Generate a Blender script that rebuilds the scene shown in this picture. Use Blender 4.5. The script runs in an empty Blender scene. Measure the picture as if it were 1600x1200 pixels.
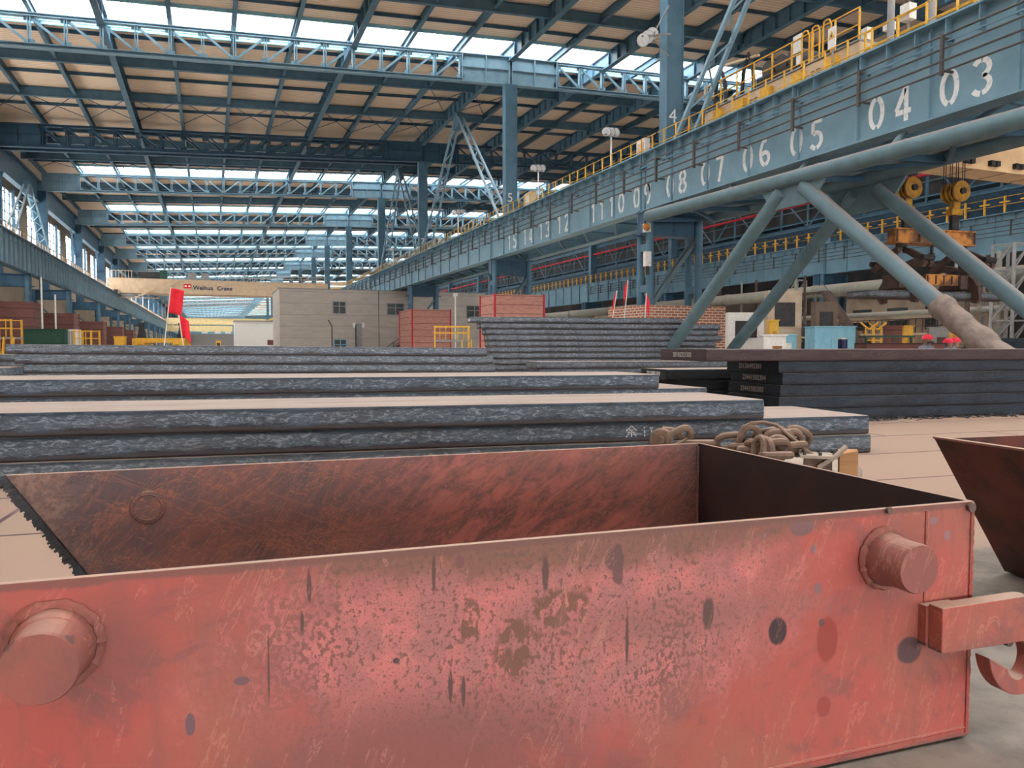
import bpy, math, random
from mathutils import Vector, Matrix
random.seed(7)
S = bpy.context.scene
COL = S.collection
R = math.radians
# ---------------------------------------------------------------- camera, sky, exposure
cd = bpy.data.cameras.new('camera'); cam = bpy.data.objects.new('camera', cd); COL.objects.link(cam)
cd.sensor_width = 36; cd.lens = 27; cd.clip_start = .05; cd.clip_end = 1500
cam.location = (0, 0, 1.5); cam.rotation_euler = (R(90-2.72), 0, R(-21.39))
S.camera = cam
W = bpy.data.worlds.new('overcast_sky'); S.world = W; W.use_nodes = True
bg = W.node_tree.nodes['Background']; bg.inputs[0].default_value = (1, .985, .965, 1); bg.inputs[1].default_value = 11.0
S.view_settings.view_transform = 'Standard'; S.view_settings.look = 'None'
S.view_settings.gamma = 1; S.view_settings.use_curve_mapping = False
S.view_settings.exposure = 0.0
S.cycles.max_bounces = 8; S.cycles.diffuse_bounces = 5; S.cycles.transparent_max_bounces = 12
sd = bpy.data.lights.new('sun', 'SUN'); sd.energy = 0.0; sd.angle = R(40); sd.color = (1, .93, .84)
sun = bpy.data.objects.new('sun', sd); COL.objects.link(sun); sun.location = (-20, -20, 60)
sun.rotation_euler = (R(38), 0, R(-28))

# ---------------------------------------------------------------- helpers
BASE = {}
class MB:
    """collects boxes, bars, tubes and plates; build() links them as ONE mesh object"""
    def __init__(s): s.v = []; s.f = []
    def add(s, vs, fs):
        o = len(s.v); s.v += [tuple(v) for v in vs]; s.f += [tuple(i+o for i in f) for f in fs]; return s
    def box(s, a, b):
        x0,y0,z0 = a; x1,y1,z1 = b
        x0,x1 = min(x0,x1),max(x0,x1); y0,y1 = min(y0,y1),max(y0,y1); z0,z1 = min(z0,z1),max(z0,z1)
        return s.add([(x0,y0,z0),(x1,y0,z0),(x1,y1,z0),(x0,y1,z0),(x0,y0,z1),(x1,y0,z1),(x1,y1,z1),(x0,y1,z1)],
                     [(0,3,2,1),(4,5,6,7),(0,1,5,4),(1,2,6,5),(2,3,7,6),(3,0,4,7)])
    def bar(s, p, q, w, h, up=(0,0,1)):
        p,q = Vector(p),Vector(q); d = (q-p).normalized(); u = Vector(up)
        if abs(d.dot(u)) > .98: u = Vector((0,1,0))
        r = d.cross(u).normalized(); u = r.cross(d)
        vs = [c + r*a*w/2 + u*b*h/2 for c in (p,q) for a,b in ((-1,-1),(1,-1),(1,1),(-1,1))]
        return s.add(vs, [(0,1,2,3),(7,6,5,4),(0,4,5,1),(1,5,6,2),(2,6,7,3),(3,7,4,0)])
    def ibeam(s, p, q, h, w, t=.04, up=(0,0,1)):
        p,q = Vector(p),Vector(q); d = (q-p).normalized(); u = Vector(up)
        if abs(d.dot(u)) > .98: u = Vector((0,1,0))
        r = d.cross(u).normalized(); u = r.cross(d)
        s.bar(p,q,t,h-2*t,u); o = u*(h/2-t/2)
        s.bar(p+o,q+o,w,t,u); return s.bar(p-o,q-o,w,t,u)
    def tube(s, pts, r, n=8, closed=False):
        pts = [Vector(p) for p in pts]; N = len(pts); vs = []; fs = []; last = None
        rr = r if isinstance(r,(list,tuple)) else [r]*N
        for i,p in enumerate(pts):
            if closed: d = pts[(i+1)%N]-pts[i-1]
            else: d = pts[min(i+1,N-1)]-pts[max(i-1,0)]
            d.normalize()
            if last is None:
                u = Vector((0,0,1)) if abs(d.z)<.9 else Vector((1,0,0))
            else: u = last
            a = d.cross(u).normalized(); u = a.cross(d).normalized(); last = u
            for k in range(n):
                t = 2*math.pi*k/n; vs.append(p + a*math.cos(t)*rr[i] + u*math.sin(t)*rr[i])
        for i in range(N if closed else N-1):
            j = (i+1)%N
            for k in range(n):
                l = (k+1)%n; fs.append((i*n+k, i*n+l, j*n+l, j*n+k))
        if not closed: fs += [tuple(range(n-1,-1,-1)), tuple((N-1)*n+k for k in range(n))]
        return s.add(vs, fs)
    def cyl(s, p, q, r, n=16, r2=None): return s.tube([p,q],[r, r if r2 is None else r2],n)
    def prism(s, poly, o, ax, ay, ex):
        """polygon (u,v) list in the plane o+u*ax+v*ay, pushed along the vector ex"""
        o,ax,ay,ex = Vector(o),Vector(ax),Vector(ay),Vector(ex); n = len(poly)
        vs = [o+ax*u+ay*v for u,v in poly]; vs += [v+ex for v in vs]
        return s.add(vs, [tuple(range(n)), tuple(range(2*n-1,n-1,-1))]+[(i,i+n,(i+1)%n+n,(i+1)%n) for i in range(n)])
    def ribbon(s, pts, w, o, ax, ay, ex):
        """flat stroke of width w along 2-D points"""
        P = [Vector((a,b)) for a,b in pts]; A = []; B = []
        for i,p in enumerate(P):
            d = (P[min(i+1,len(P)-1)]-P[max(i-1,0)]).normalized(); nn = Vector((-d.y,d.x))*w/2
            A.append(tuple(p+nn)); B.append(tuple(p-nn))
        for i in range(len(P)-1): s.prism([A[i],A[i+1],B[i+1],B[i]], o, ax, ay, ex)
        return s
    def xf(s, M):
        s.v = [tuple(M @ Vector(v)) for v in s.v]; return s
    def build(s, name, mat, parent=None, smooth=False, bev=0, local=False):
        o0 = Vector((0,0,0))
        if parent is not None and not local: o0 = BASE.get(parent.name, o0)
        if parent is None and s.v:
            xs,ys,zs = zip(*s.v); o0 = Vector(((min(xs)+max(xs))/2,(min(ys)+max(ys))/2,min(zs)))
        me = bpy.data.meshes.new(name); me.from_pydata([tuple(Vector(v)-o0) for v in s.v], [], s.f); me.update()
        if mat: me.materials.append(mat)
        if smooth:
            me.polygons.foreach_set('use_smooth',[True]*len(me.polygons))
            try: me.set_sharp_from_angle(angle=R(40))
            except Exception: pass
        o = bpy.data.objects.new(name, me); COL.objects.link(o)
        if parent is not None: o.parent = parent; BASE[o.name] = o0
        else: o.location = o0; BASE[o.name] = o0
        if bev:
            m = o.modifiers.new('bevel','BEVEL'); m.width = bev; m.segments = 2; m.limit_method = 'ANGLE'; m.angle_limit = R(40)
        return o
def tag(o, label, cat, group=None, kind=None):
    o['label'] = label; o['category'] = cat
    if group: o['group'] = group
    if kind: o['kind'] = kind
    return o
def T(name, label, cat, loc=(0,0,0), rz=0, group=None, kind=None):
    o = bpy.data.objects.new(name, None); COL.objects.link(o); o.location = loc; o.rotation_euler = (0,0,rz)
    o.empty_display_size = .2; BASE[o.name] = Vector(loc) if rz == 0 else Vector((0,0,0))
    return tag(o, label, cat, group, kind)
def struct(o, label=None):
    o['kind'] = 'structure'
    if label: o['label'] = label
    return o
def kids(o): return [c for c in bpy.data.objects if c.parent == o]
def dup(root, loc, label, group=None, rz=None):
    c = root.copy(); COL.objects.link(c); c.location = loc; c['label'] = label
    if rz is not None: c.rotation_euler = (0,0,rz)
    if group: c['group'] = group
    for ch in list(root.children):
        d = ch.copy(); COL.objects.link(d); d.parent = c
        for g in list(ch.children):
            e = g.copy(); COL.objects.link(e); e.parent = d
    return c
ORD = ['first','second','third','fourth','fifth','sixth','seventh','eighth','ninth','tenth','eleventh','twelfth','thirteenth','fourteenth','fifteenth','sixteenth','seventeenth','eighteenth','nineteenth','twentieth','twenty-first','twenty-second','twenty-third','twenty-fourth','twenty-fifth','twenty-sixth','twenty-seventh','twenty-eighth']
def text(name, body, size, mat, loc, right, up, parent=None, ext=.002, bold=0, spacing=1.0, align='CENTER'):
    cu = bpy.data.curves.new(name,'FONT'); cu.body = body; cu.size = size; cu.extrude = ext; cu.offset = bold
    cu.align_x = align; cu.align_y = 'CENTER'; cu.space_character = spacing; cu.materials.append(mat)
    o = bpy.data.objects.new(name, cu); COL.objects.link(o)
    r = Vector(right).normalized(); u = Vector(up); u = (u - r*u.dot(r)).normalized(); n = r.cross(u)
    M = Matrix((r,u,n)).transposed().to_4x4(); M.translation = Vector(loc)
    if parent is not None:
        o.parent = parent; M.translation = Vector(loc)-BASE.get(parent.name, Vector((0,0,0)))
    me = bpy.data.meshes.new_from_object(o.evaluated_get(bpy.context.evaluated_depsgraph_get()))
    par = o.parent; bpy.data.objects.remove(o)
    o = bpy.data.objects.new(name, me); COL.objects.link(o); o.parent = par; o.matrix_local = M
    return o

# ---------------------------------------------------------------- materials
class NT:
    def __init__(s, name):
        s.m = bpy.data.materials.new(name); s.m.use_nodes = True; s.n = s.m.node_tree.nodes; s.l = s.m.node_tree.links
        s.b = s.n['Principled BSDF']; s.out = s.n['Material Output']; s._tc = None
    def node(s, t, **kw):
        x = s.n.new(t)
        for k,v in kw.items():
            if hasattr(x,k) and not k.startswith('i_'): setattr(x,k,v)
        return x
    def put(s, sock, val):
        if isinstance(val, bpy.types.NodeSocket): s.l.new(val, sock)
        elif isinstance(val,(int,float)): sock.default_value = val
        else: sock.default_value = tuple(val)+((1,) if len(val)==3 and sock.type=='RGBA' else ())
    @property
    def oc(s):
        if s._tc is None: s._tc = s.n.new('ShaderNodeTexCoord')
        return s._tc.outputs['Object']
    def mapc(s, scale=(1,1,1), loc=(0,0,0), rot=(0,0,0), src=None):
        x = s.n.new('ShaderNodeMapping'); s.l.new(src or s.oc, x.inputs[0])
        x.inputs['Scale'].default_value = scale; x.inputs['Location'].default_value = loc; x.inputs['Rotation'].default_value = rot
        return x.outputs[0]
    def dmap(s, rot, scale, loc=(0,0,0)):
        return s.mapc(scale, loc, src=s.mapc((1,1,1), (0,0,0), rot))
    def noise(s, scale=4, detail=4, rough=.55, vec=None, dist=0):
        x = s.n.new('ShaderNodeTexNoise'); s.l.new(vec or s.oc, x.inputs['Vector'])
        x.inputs['Scale'].default_value = scale; x.inputs['Detail'].default_value = detail
        x.inputs['Roughness'].default_value = rough; x.inputs['Distortion'].default_value = dist
        return x.outputs['Fac']
    def math(s, op, a, b=0, c=0, clamp=False):
        x = s.n.new('ShaderNodeMath'); x.operation = op; x.use_clamp = clamp
        s.put(x.inputs[0],a); s.put(x.inputs[1],b); s.put(x.inputs[2],c); return x.outputs[0]
    def ramp(s, fac, lo, hi):
        """smooth 0..1 step of fac between lo and hi"""
        x = s.n.new('ShaderNodeMapRange'); x.interpolation_type = 'SMOOTHSTEP'
        s.put(x.inputs['Value'],fac); x.inputs['From Min'].default_value = lo; x.inputs['From Max'].default_value = hi
        return x.outputs['Result']
    def mix(s, fac, a, b):
        x = s.n.new('ShaderNodeMix'); x.data_type = 'RGBA'
        s.put(x.inputs[0],fac); s.put(x.inputs[6],a); s.put(x.inputs[7],b); return x.outputs[2]
    def sep(s, vec=None):
        x = s.n.new('ShaderNodeSeparateXYZ'); s.l.new(vec or s.oc, x.inputs[0]); return x.outputs
    def nz(s):
        g = s.n.new('ShaderNodeNewGeometry'); x = s.n.new('ShaderNodeSeparateXYZ'); s.l.new(g.outputs['True Normal'], x.inputs[0]); return x.outputs['Z']
    def done(s, col, rough=.6, metal=0, bump=None, bstr=.2, bdist=.01):
        s.put(s.b.inputs['Base Color'],col); s.put(s.b.inputs['Roughness'],rough); s.put(s.b.inputs['Metallic'],metal)
        s.b.inputs['Specular IOR Level'].default_value = .22
        if bump is not None:
            x = s.n.new('ShaderNodeBump'); s.l.new(bump,x.inputs['Height']); x.inputs['Strength'].default_value = bstr; x.inputs['Distance'].default_value = bdist
            s.l.new(x.outputs[0], s.b.inputs['Normal'])
        return s.m
def mat(name, col, col2=None, scale=3, rough=.6, metal=0, lo=.35, hi=.7, dust=None, bump=0, stretch=(1,1,1)):
    t = NT(name); col2 = col2 or tuple(c*.78 for c in col)
    f = t.noise(scale, 5, .6, t.mapc(stretch))
    c = t.mix(t.ramp(f,lo,hi), col, col2)
    if dust: c = t.mix(t.math('MULTIPLY', t.ramp(t.nz(),.5,.9), dust[1]), c, dust[0])
    return t.done(c, rough, metal, f if bump else None, bump)

DUST = (.52,.41,.33)
M = {}
M['blue'] = mat('steel_blue_paint', (.095,.19,.265), (.07,.148,.21), 1.2, .5, dust=((.30,.28,.27),.5))
M['bluelt'] = mat('skylit_blue_paint', (.23,.37,.46), (.18,.31,.40), 1.5, .5, dust=((.4,.38,.36),.6))  # same blue paint, lightened as if catching the skylight
M['gird'] = mat('lit_weathered_girder_blue', (.185,.315,.395), (.14,.255,.325), .9, .5, dust=((.36,.33,.31),.5), lo=.3, hi=.75)  # girder blue lightened, the light on it put into the colour
M['stiff'] = mat('lit_stiffener_blue', (.30,.41,.46), (.24,.34,.39), 1.5, .5)  # paler tone stands for the light the stiffener faces catch
M['bluedk'] = mat('shaded_blue_paint', (.052,.118,.185), (.036,.085,.138), 1.2, .5)  # the steel blue darkened, shade put into the colour
M['pipe'] = mat('dusty_blue_pipe', (.125,.205,.24), (.10,.165,.195), 1.5, .55, dust=((.29,.235,.21),.95))
M['pipegrey'] = mat('dusty_grey_pipe', (.33,.33,.28), (.28,.27,.23), 1.5, .6, dust=((.36,.28,.24),.9))
M['dark'] = mat('dark_steel', (.045,.045,.05), (.03,.03,.033), 4, .6)
M['conduct'] = mat('dusty_conductor', (.10,.095,.095), (.07,.065,.065), 3, .6, dust=((.3,.24,.2),.7))
M['yellow'] = mat('yellow_paint', (.78,.45,.06), (.62,.33,.05), 6, .5)
M['yellowold'] = mat('worn_yellow', (.55,.30,.04), (.22,.13,.05), 3, .55)
M['orange'] = mat('rusty_orange', (.62,.27,.07), (.16,.08,.05), 1.6, .6, lo=.4, hi=.62)
M['rust'] = mat('rusty_brown', (.13,.085,.07), (.075,.055,.05), 3, .7)
M['beige'] = mat('beige_crane_paint', (.62,.47,.32), (.52,.38,.26), 1.5, .55)
M['beigehot'] = mat('sunlit_beige_paint', (.80,.60,.36), (.70,.50,.30), 1.5, .55)  # crane beige brightened and warmed to paint a sunlit face
M['cream'] = mat('yellow_cream_paint', (.75,.64,.36), (.62,.52,.28), 1.5, .55)
M['white'] = mat('white_paint', (.78,.77,.74), (.66,.64,.6), 6, .5)
M['num'] = mat('worn_white_stencil', (.72,.74,.74), (.38,.46,.50), 5, .6, lo=.5, hi=.75)
M['chalk'] = mat('white_chalk', (.7,.7,.7), (.35,.36,.38), 60, .8)
M['stamp'] = mat('stamp_paint', (.48,.45,.42), (.20,.19,.19), 45, .8)
M['grey'] = mat('grey_steel', (.32,.32,.32), (.25,.25,.26), 4, .55)
M['lampglass'] = mat('lamp_glass', (.72,.74,.75), (.6,.62,.64), 8, .15)
M['redflag'] = mat('red_cloth', (.80,.03,.05), (.68,.02,.04), 4, .7)
M['redpipe'] = mat('red_pipe', (.5,.03,.05), (.42,.025,.04), 3, .5)
M['green'] = mat('dark_green_paint', (.03,.085,.06), (.025,.07,.05), 2, .5)
M['cyan'] = mat('light_blue_paint', (.25,.52,.66), (.2,.44,.58), 2, .5)
M['navy'] = mat('navy_plastic', (.03,.04,.12), (.025,.03,.09), 4, .4)
M['wood'] = mat('raw_wood_block', (.50,.27,.13), (.40,.21,.10), 4, .75, stretch=(1,1,6), bump=.2)
M['chain'] = mat('dusty_chain_steel', (.20,.135,.10), (.13,.085,.065), 14, .7, dust=((.36,.26,.20),.6))
M['conc'] = mat('dusty_concrete', (.42,.35,.29), (.34,.28,.23), 5, .9, bump=.2)
M['tarp'] = mat('dusty_tarpaulin', (.23,.185,.16), (.165,.13,.115), 5, .9, dust=((.33,.26,.22),.6), bump=.5)
M['skin'] = mat('skin', (.42,.24,.17), None, 6, .6)
M['helmet'] = mat('red_helmet', (.85,.03,.08), (.8,.03,.07), 4, .3)
M['work'] = mat('grey_workwear', (.2,.22,.26), None, 9, .8)
M['glassdk'] = mat('dark_window', (.06,.08,.08), (.09,.11,.11), 2, .15)
M['darkwall'] = mat('dark_shed_wall', (.10,.095,.095), (.05,.05,.055), .35, .8, stretch=(1,1,.5))
M['beigewall'] = mat('stained_beige_wall', (.50,.40,.30), (.30,.22,.16), .5, .8, lo=.4, hi=.75)
M['brownwall'] = mat('brown_shed_cladding', (.16,.115,.09), (.10,.08,.07), .4, .8)
M['sheet'] = mat('tan_cladding', (.42,.33,.25), (.34,.26,.2), .8, .7)

def seam_mat(name, col, col2, pitch, seam, axis='Z', width=.06, scale=1.5, off=0):
    t = NT(name); z = t.sep()[axis]
    fr = t.math('FRACT', t.math('MULTIPLY_ADD', z, 1/pitch, off)); line = t.math('LESS_THAN', fr, width)
    f = t.noise(scale,5,.6, t.mapc((.6,.6,2)))
    c = t.mix(t.ramp(f,.35,.7), col, col2)
    c = t.mix(line, c, seam)
    return t.done(c, .75, 0, line, .3)
M['maroon'] = seam_mat('maroon_guard_panels', (.19,.085,.075), (.15,.065,.06), .82, (.05,.03,.03))
M['salmon'] = seam_mat('salmon_guard_panels', (.52,.26,.215), (.38,.19,.16), .66, (.16,.04,.045), scale=3)
M['panel'] = seam_mat('grey_wall_panels', (.50,.455,.41), (.43,.39,.35), 1.28, (.29,.26,.24), width=.03)
def corr(name, col, col2, axis='Y', pitch=.3, st=.5):
    t = NT(name); x = t.sep()[axis]
    w = t.math('SINE', t.math('MULTIPLY', x, 2*math.pi/pitch))
    f = t.noise(.25,4,.6); c = t.mix(t.ramp(f,.35,.7), col, col2)
    c = t.mix(t.math('MULTIPLY', t.ramp(w,.0,-.9), .45), c, tuple(v*.5 for v in col))
    return t.done(c, .7, 0, w, st, .03)
M['roof'] = corr('tan_roof_sheet', (.88,.71,.56), (.81,.64,.50), 'Y', .34)
M['wallsheet'] = corr('tan_wall_sheet', (.44,.34,.25), (.36,.28,.2), 'Y', .34)
t = NT('brick'); b = t.node('ShaderNodeTexBrick')
cx = t.node('ShaderNodeCombineXYZ'); sp = t.sep(); t.l.new(t.math('ADD', sp['X'], sp['Y']), cx.inputs[0]); t.l.new(sp['Z'], cx.inputs[1]); t.l.new(cx.outputs[0], b.inputs['Vector'])
t.put(b.inputs['Color1'],(.40,.16,.09)); t.put(b.inputs['Color2'],(.26,.10,.06)); t.put(b.inputs['Mortar'],(.62,.50,.42))
b.inputs['Scale'].default_value = 1; b.inputs['Mortar Size'].default_value = .022; b.inputs['Brick Width'].default_value = .36; b.inputs['Row Height'].default_value = .13
M['brick'] = t.done(b.outputs['Color'], .85)
t = NT('skylight_glazing'); tr = t.node('ShaderNodeBsdfTransparent'); tl = t.node('ShaderNodeBsdfTranslucent'); mx = t.node('ShaderNodeMixShader')
tl.inputs[0].default_value = (.95,.97,1,1); mx.inputs[0].default_value = .25
t.l.new(tr.outputs[0], mx.inputs[1]); t.l.new(tl.outputs[0], mx.inputs[2]); t.l.new(mx.outputs[0], t.out.inputs[0])
M['glazing'] = t.m
# yard floor: dusty steel plates, grey concrete nearest the skips
t = NT('yard_floor'); t._g = t.n.new('ShaderNodeNewGeometry'); gp = t._g.outputs['Position']; sp = t.sep(gp)
v = t.mapc((1,1,1), rot=(0,0,R(4)), src=gp)
b = t.node('ShaderNodeTexBrick'); t.l.new(v, b.inputs['Vector']); b.offset = .37
b.inputs['Scale'].default_value = 1; b.inputs['Brick Width'].default_value = 6.1; b.inputs['Row Height'].default_value = 1.75
b.inputs['Mortar Size'].default_value = .026; b.inputs['Mortar Smooth'].default_value = .1
t.put(b.inputs['Color1'],(.345,.24,.18)); t.put(b.inputs['Color2'],(.32,.228,.175)); t.put(b.inputs['Mortar'],(.09,.055,.06))
n1 = t.noise(.7,5,.6,t.mapc((.5,1.6,1),src=gp)); n2 = t.noise(3.5,5,.65,gp)
plate = t.mix(t.math('MULTIPLY',t.ramp(n1,.45,.8),.55), b.outputs['Color'], (.35,.215,.185))
grey = t.mix(t.ramp(n2,.38,.66), (.285,.245,.21), (.19,.168,.15))
grey = t.mix(t.math('MULTIPLY',t.ramp(t.noise(1.7,6,.7,gp),.6,.72),.7), grey, (.09,.085,.085))
edge = t.math('ADD', sp['Y'], t.math('MULTIPLY_ADD', n2, .25, t.math('MULTIPLY', sp['X'], .04)))
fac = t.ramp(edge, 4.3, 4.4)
farf = t.ramp(sp['Y'], 24, 34)  # hidden far floor made paler to bounce light up to the roof
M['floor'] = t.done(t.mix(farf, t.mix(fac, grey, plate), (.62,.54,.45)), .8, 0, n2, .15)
# continuously cast steel slab: blue-grey scale on the edges, pink-tan dust on top
def slab_mat(name, c1, c2, c3, top=(.385,.305,.262), amt=1.0, brown=(.075,.058,.055)):
    t = NT(name); v = t.mapc((.35,1,1.5)); n = t.noise(5.5,8,.72,v,.9); n2 = t.noise(19,7,.78,t.mapc((.42,1,1.35)),.9); n3 = t.noise(1.3,5,.65,t.mapc((.5,1,2.2)))
    z = t.sep()['Z']; zw = t.math('ADD', z, t.math('MULTIPLY', t.math('SUBTRACT', n, .5), .14))
    band = t.math('MULTIPLY', t.ramp(zw,.05,.10), t.ramp(zw,.235,.195))
    c = t.mix(t.ramp(n,.40,.60), c1, c2)
    c = t.mix(t.math('MULTIPLY', band, .45*amt), c, tuple(.5*a+.5*b_ for a,b_ in zip(c2,c3)))
    fl = t.math('MULTIPLY', t.ramp(n2,.525,.575), t.math('MULTIPLY_ADD', band, .85, .1))
    c = t.mix(t.math('MULTIPLY',fl,amt*.95), c, c3)
    c = t.mix(t.math('MULTIPLY', t.ramp(n2,.44,.36), .7), c, tuple(k*.5 for k in c1))
    c = t.mix(t.math('MULTIPLY', t.ramp(zw,.075,.03), .75), c, brown)
    c = t.mix(t.math('MULTIPLY', t.ramp(n3,.55,.72), .35), c, brown)
    tp = t.mix(t.ramp(t.noise(2.2,6,.65,t.mapc((.22,1.8,1)),.6),.46,.72), top, tuple(k*.66 for k in top))
    c = t.mix(t.ramp(t.nz(),.72,.93), c, tp)
    return t.done(c, .6, 0, t.math('ADD',n2,t.math('MULTIPLY',n,1.5)), .8, .012)
M['slab'] = slab_mat('cast_slab_steel', (.018,.027,.040), (.048,.068,.092), (.24,.285,.335))
M['slablt'] = slab_mat('scaly_slab_steel', (.035,.044,.056), (.085,.105,.128), (.26,.30,.34))
M['slabfar'] = slab_mat('flaked_slab_steel', (.034,.046,.063), (.08,.103,.13), (.32,.36,.41))
M['slabdk'] = slab_mat('dark_slab_steel', (.011,.017,.026), (.024,.034,.048), (.055,.07,.09), amt=.4, brown=(.018,.018,.022))
M['slabblk'] = slab_mat('black_slab_steel', (.006,.008,.01), (.012,.015,.018), (.04,.04,.04), amt=.2, brown=(.01,.01,.01))
M['slabbr'] = slab_mat('brown_slab_steel', (.045,.03,.033), (.06,.042,.043), (.09,.07,.07), amt=.3, brown=(.05,.032,.03))
# red skip paint, worn; plate coordinates: x along, z up
def red_mat(brownish=0):
    t = NT('worn_red_skip_paint'); sp = t.sep(); x,z = sp['X'],sp['Z']
    big = t.noise(2.1,5,.6); med = t.noise(7,6,.65); fine = t.noise(62,4,.6,t.mapc((1,1,.8))); spk = t.noise(30,3,.5,t.mapc((1,1,.7)),.6); tiny = t.noise(130,2,.5)
    c = t.mix(t.ramp(big,.36,.66), (.375,.082,.068), (.32,.085,.07))
    c = t.mix(t.math('MULTIPLY',t.ramp(t.noise(1.3,4,.6,t.mapc((1,1,1),(4,2,1))),.46,.66),.8), c, (.285,.105,.077))
    st = t.noise(6,5,.65,t.mapc((2.2,1,.30),(2,7,3)))
    c = t.mix(t.math('MULTIPLY',t.ramp(st,.50,.70),.6), c, (.23,.085,.075))
    c = t.mix(t.math('MULTIPLY',t.ramp(t.noise(2.8,7,.7,t.mapc((1,1,1),(9,1,5)),.8),.52,.64),.65), c, (.18,.075,.072))
    c = t.mix(t.math('MULTIPLY',t.ramp(t.noise(17,5,.7),.56,.70),.35), c, (.24,.07,.06))
    c = t.mix(t.math('MULTIPLY',t.ramp(t.noise(19,5,.7,t.mapc((1,1,1),(3,3,3))),.58,.70),.3), c, (.52,.16,.125))
    c = t.mix(brownish, c, (.20,.085,.065))
    def ell(cx,cz,rx,rz,soft=.25,wob=.35):
        a = t.math('POWER', t.math('DIVIDE', t.math('SUBTRACT',x,cx), rx), 2); b_ = t.math('POWER', t.math('DIVIDE', t.math('SUBTRACT',z,cz), rz), 2)
        d = t.math('ADD', t.math('SQRT', t.math('ADD',a,b_)), t.math('MULTIPLY', t.math('SUBTRACT', med, .5), wob*2))
        return t.ramp(d, 1+soft, 1-soft)
    # rubbed middle: pink primer speckled with brown rust
    worn = ell(-1.72,.66,.85,.36,.35,.6)
    pk = t.mix(t.ramp(med,.38,.60), (.47,.155,.145), (.31,.135,.13))
    c = t.mix(t.math('MULTIPLY',worn,.85), c, pk)
    sk = t.math('MULTIPLY', worn, t.math('ADD', t.ramp(t.math('ADD', fine, t.math('MULTIPLY',t.math('SUBTRACT',big,.5),.5)), .54, .58), t.math('MULTIPLY',t.ramp(tiny,.56,.62),.6), clamp=True))
    c = t.mix(t.math('MULTIPLY',sk,.85), c, (.14,.07,.058))
    # bare brown along the rim and a scar in the middle
    rim = t.math('MULTIPLY', ell(-1.62,.93,.92,.12,.35,.9), .85)
    c = t.mix(rim, c, t.mix(t.ramp(fine,.4,.6), (.165,.085,.058), (.14,.078,.062)))
    for e in ((-1.83,.60,.07,.11),(-1.70,.70,.10,.06),(-1.98,.67,.03,.07)):
        c = t.mix(t.math('MULTIPLY', t.math('MULTIPLY', ell(*e,.2,1.3), t.ramp(spk,.40,.50)), .9), c, (.14,.072,.05))
    # greyed lower middle
    c = t.mix(t.math('MULTIPLY', ell(-2.1,.33,.48,.15,.6,1.0), .75), c, (.17,.072,.066))
    c = t.mix(t.math('MULTIPLY', ell(-1.98,.14,.5,.16,.6,1.0), .6), c, (.21,.075,.066))
    c = t.mix(t.math('MULTIPLY', ell(-1.25,.62,.45,.07,.6,1.2), .5), c, (.19,.09,.08))
    c = t.mix(t.math('MULTIPLY', ell(-2.6,.25,.3,.1,.5,.9), .5), c, (.20,.085,.075))
    c = t.mix(t.math('MULTIPLY', ell(-.36,.69,.15,.13,.6,.9), .6), c, (.19,.075,.066))  # dirt beside both trunnions, their cast shadow painted in with it
    c = t.mix(t.math('MULTIPLY', ell(-2.93,.70,.11,.13,.6,.9), .65), c, (.17,.07,.062))
    c = t.mix(t.math('MULTIPLY', ell(-.12,.38,.12,.05,.6,.9), .6), c, (.17,.08,.075))
    # round marks
    for cx,cz,rx,rz,col in ((-.884,.527,.037,.048,(.055,.032,.036)),(-.674,.472,.045,.08,(.25,.05,.04)),(-.30,.385,.058,.05,(.085,.048,.05)),
                            (-.684,.232,.03,.037,(.26,.055,.048)),(-.70,.535,.012,.014,(.12,.06,.06)),(-.72,.66,.016,.02,(.2,.11,.12)),(-.74,.80,.012,.016,(.2,.11,.12)),
                            (-.79,.88,.05,.03,(.17,.09,.09)),(-2.01,.87,.012,.02,(.16,.07,.07)),(-2.2,.60,.01,.008,(.08,.05,.06)),(-2.62,.60,.02,.012,(.15,.08,.09)),
                            (-2.75,.50,.012,.03,(.14,.08,.09)),(-2.85,.36,.02,.02,(.2,.09,.09)),(-.95,.86,.01,.014,(.18,.1,.1)),(-.2,.86,.02,.014,(.22,.13,.14)),(-.13,.80,.016,.02,(.24,.13,.14))):
        c = t.mix(ell(cx,cz,rx,rz,.12,.12), c, col)
    # vertical drip streaks
    for cx,cz,rx,rz in ((-2.088,.85,.007,.06),(-2.44,.84,.006,.05),(-2.46,.74,.005,.03),(-1.46,.56,.005,.09),(-1.74,.81,.012,.06),(-2.04,.50,.006,.05),(-2.0,.48,.006,.05),(-1.16,.62,.02,.05),(-2.55,.62,.003,.09)):
        c = t.mix(ell(cx,cz,rx,rz,.25,.8), c, (.10,.055,.05))
    # scattered dings and fine scratches
    ding = t.ramp(t.noise(9,2,.4,t.mapc((1,1,.6),(3,1,7))), .70,.73)
    c = t.mix(t.math('MULTIPLY',ding,.8), c, (.10,.055,.058))
    scr = t.ramp(t.noise(4,6,.7,t.dmap((0,R(-20),0),(2.6,1,.5),(1,5,2)),1.5), .585,.60); scr2 = t.ramp(t.noise(4,6,.7,t.dmap((0,R(-20),0),(2.6,1,.5),(1,5,2)),1.5), .62,.605)
    c = t.mix(t.math('MULTIPLY', t.math('MULTIPLY',scr,scr2), .2), c, (.70,.32,.22))
    # rust at the very rim and foot
    er = t.math('ADD', t.ramp(t.math('ADD',z,t.math('MULTIPLY',t.math('SUBTRACT',med,.5),.04)),.893,.905), t.ramp(t.math('ADD',z,t.math('MULTIPLY',t.math('SUBTRACT',med,.5),.06)),.035,.02), clamp=True)
    c = t.mix(t.math('MULTIPLY',er,.75), c, (.15,.075,.065))
    c = t.mix(t.math('MULTIPLY',t.ramp(t.nz(),.75,.95),.85-brownish), c, (.46,.33,.26))
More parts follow.
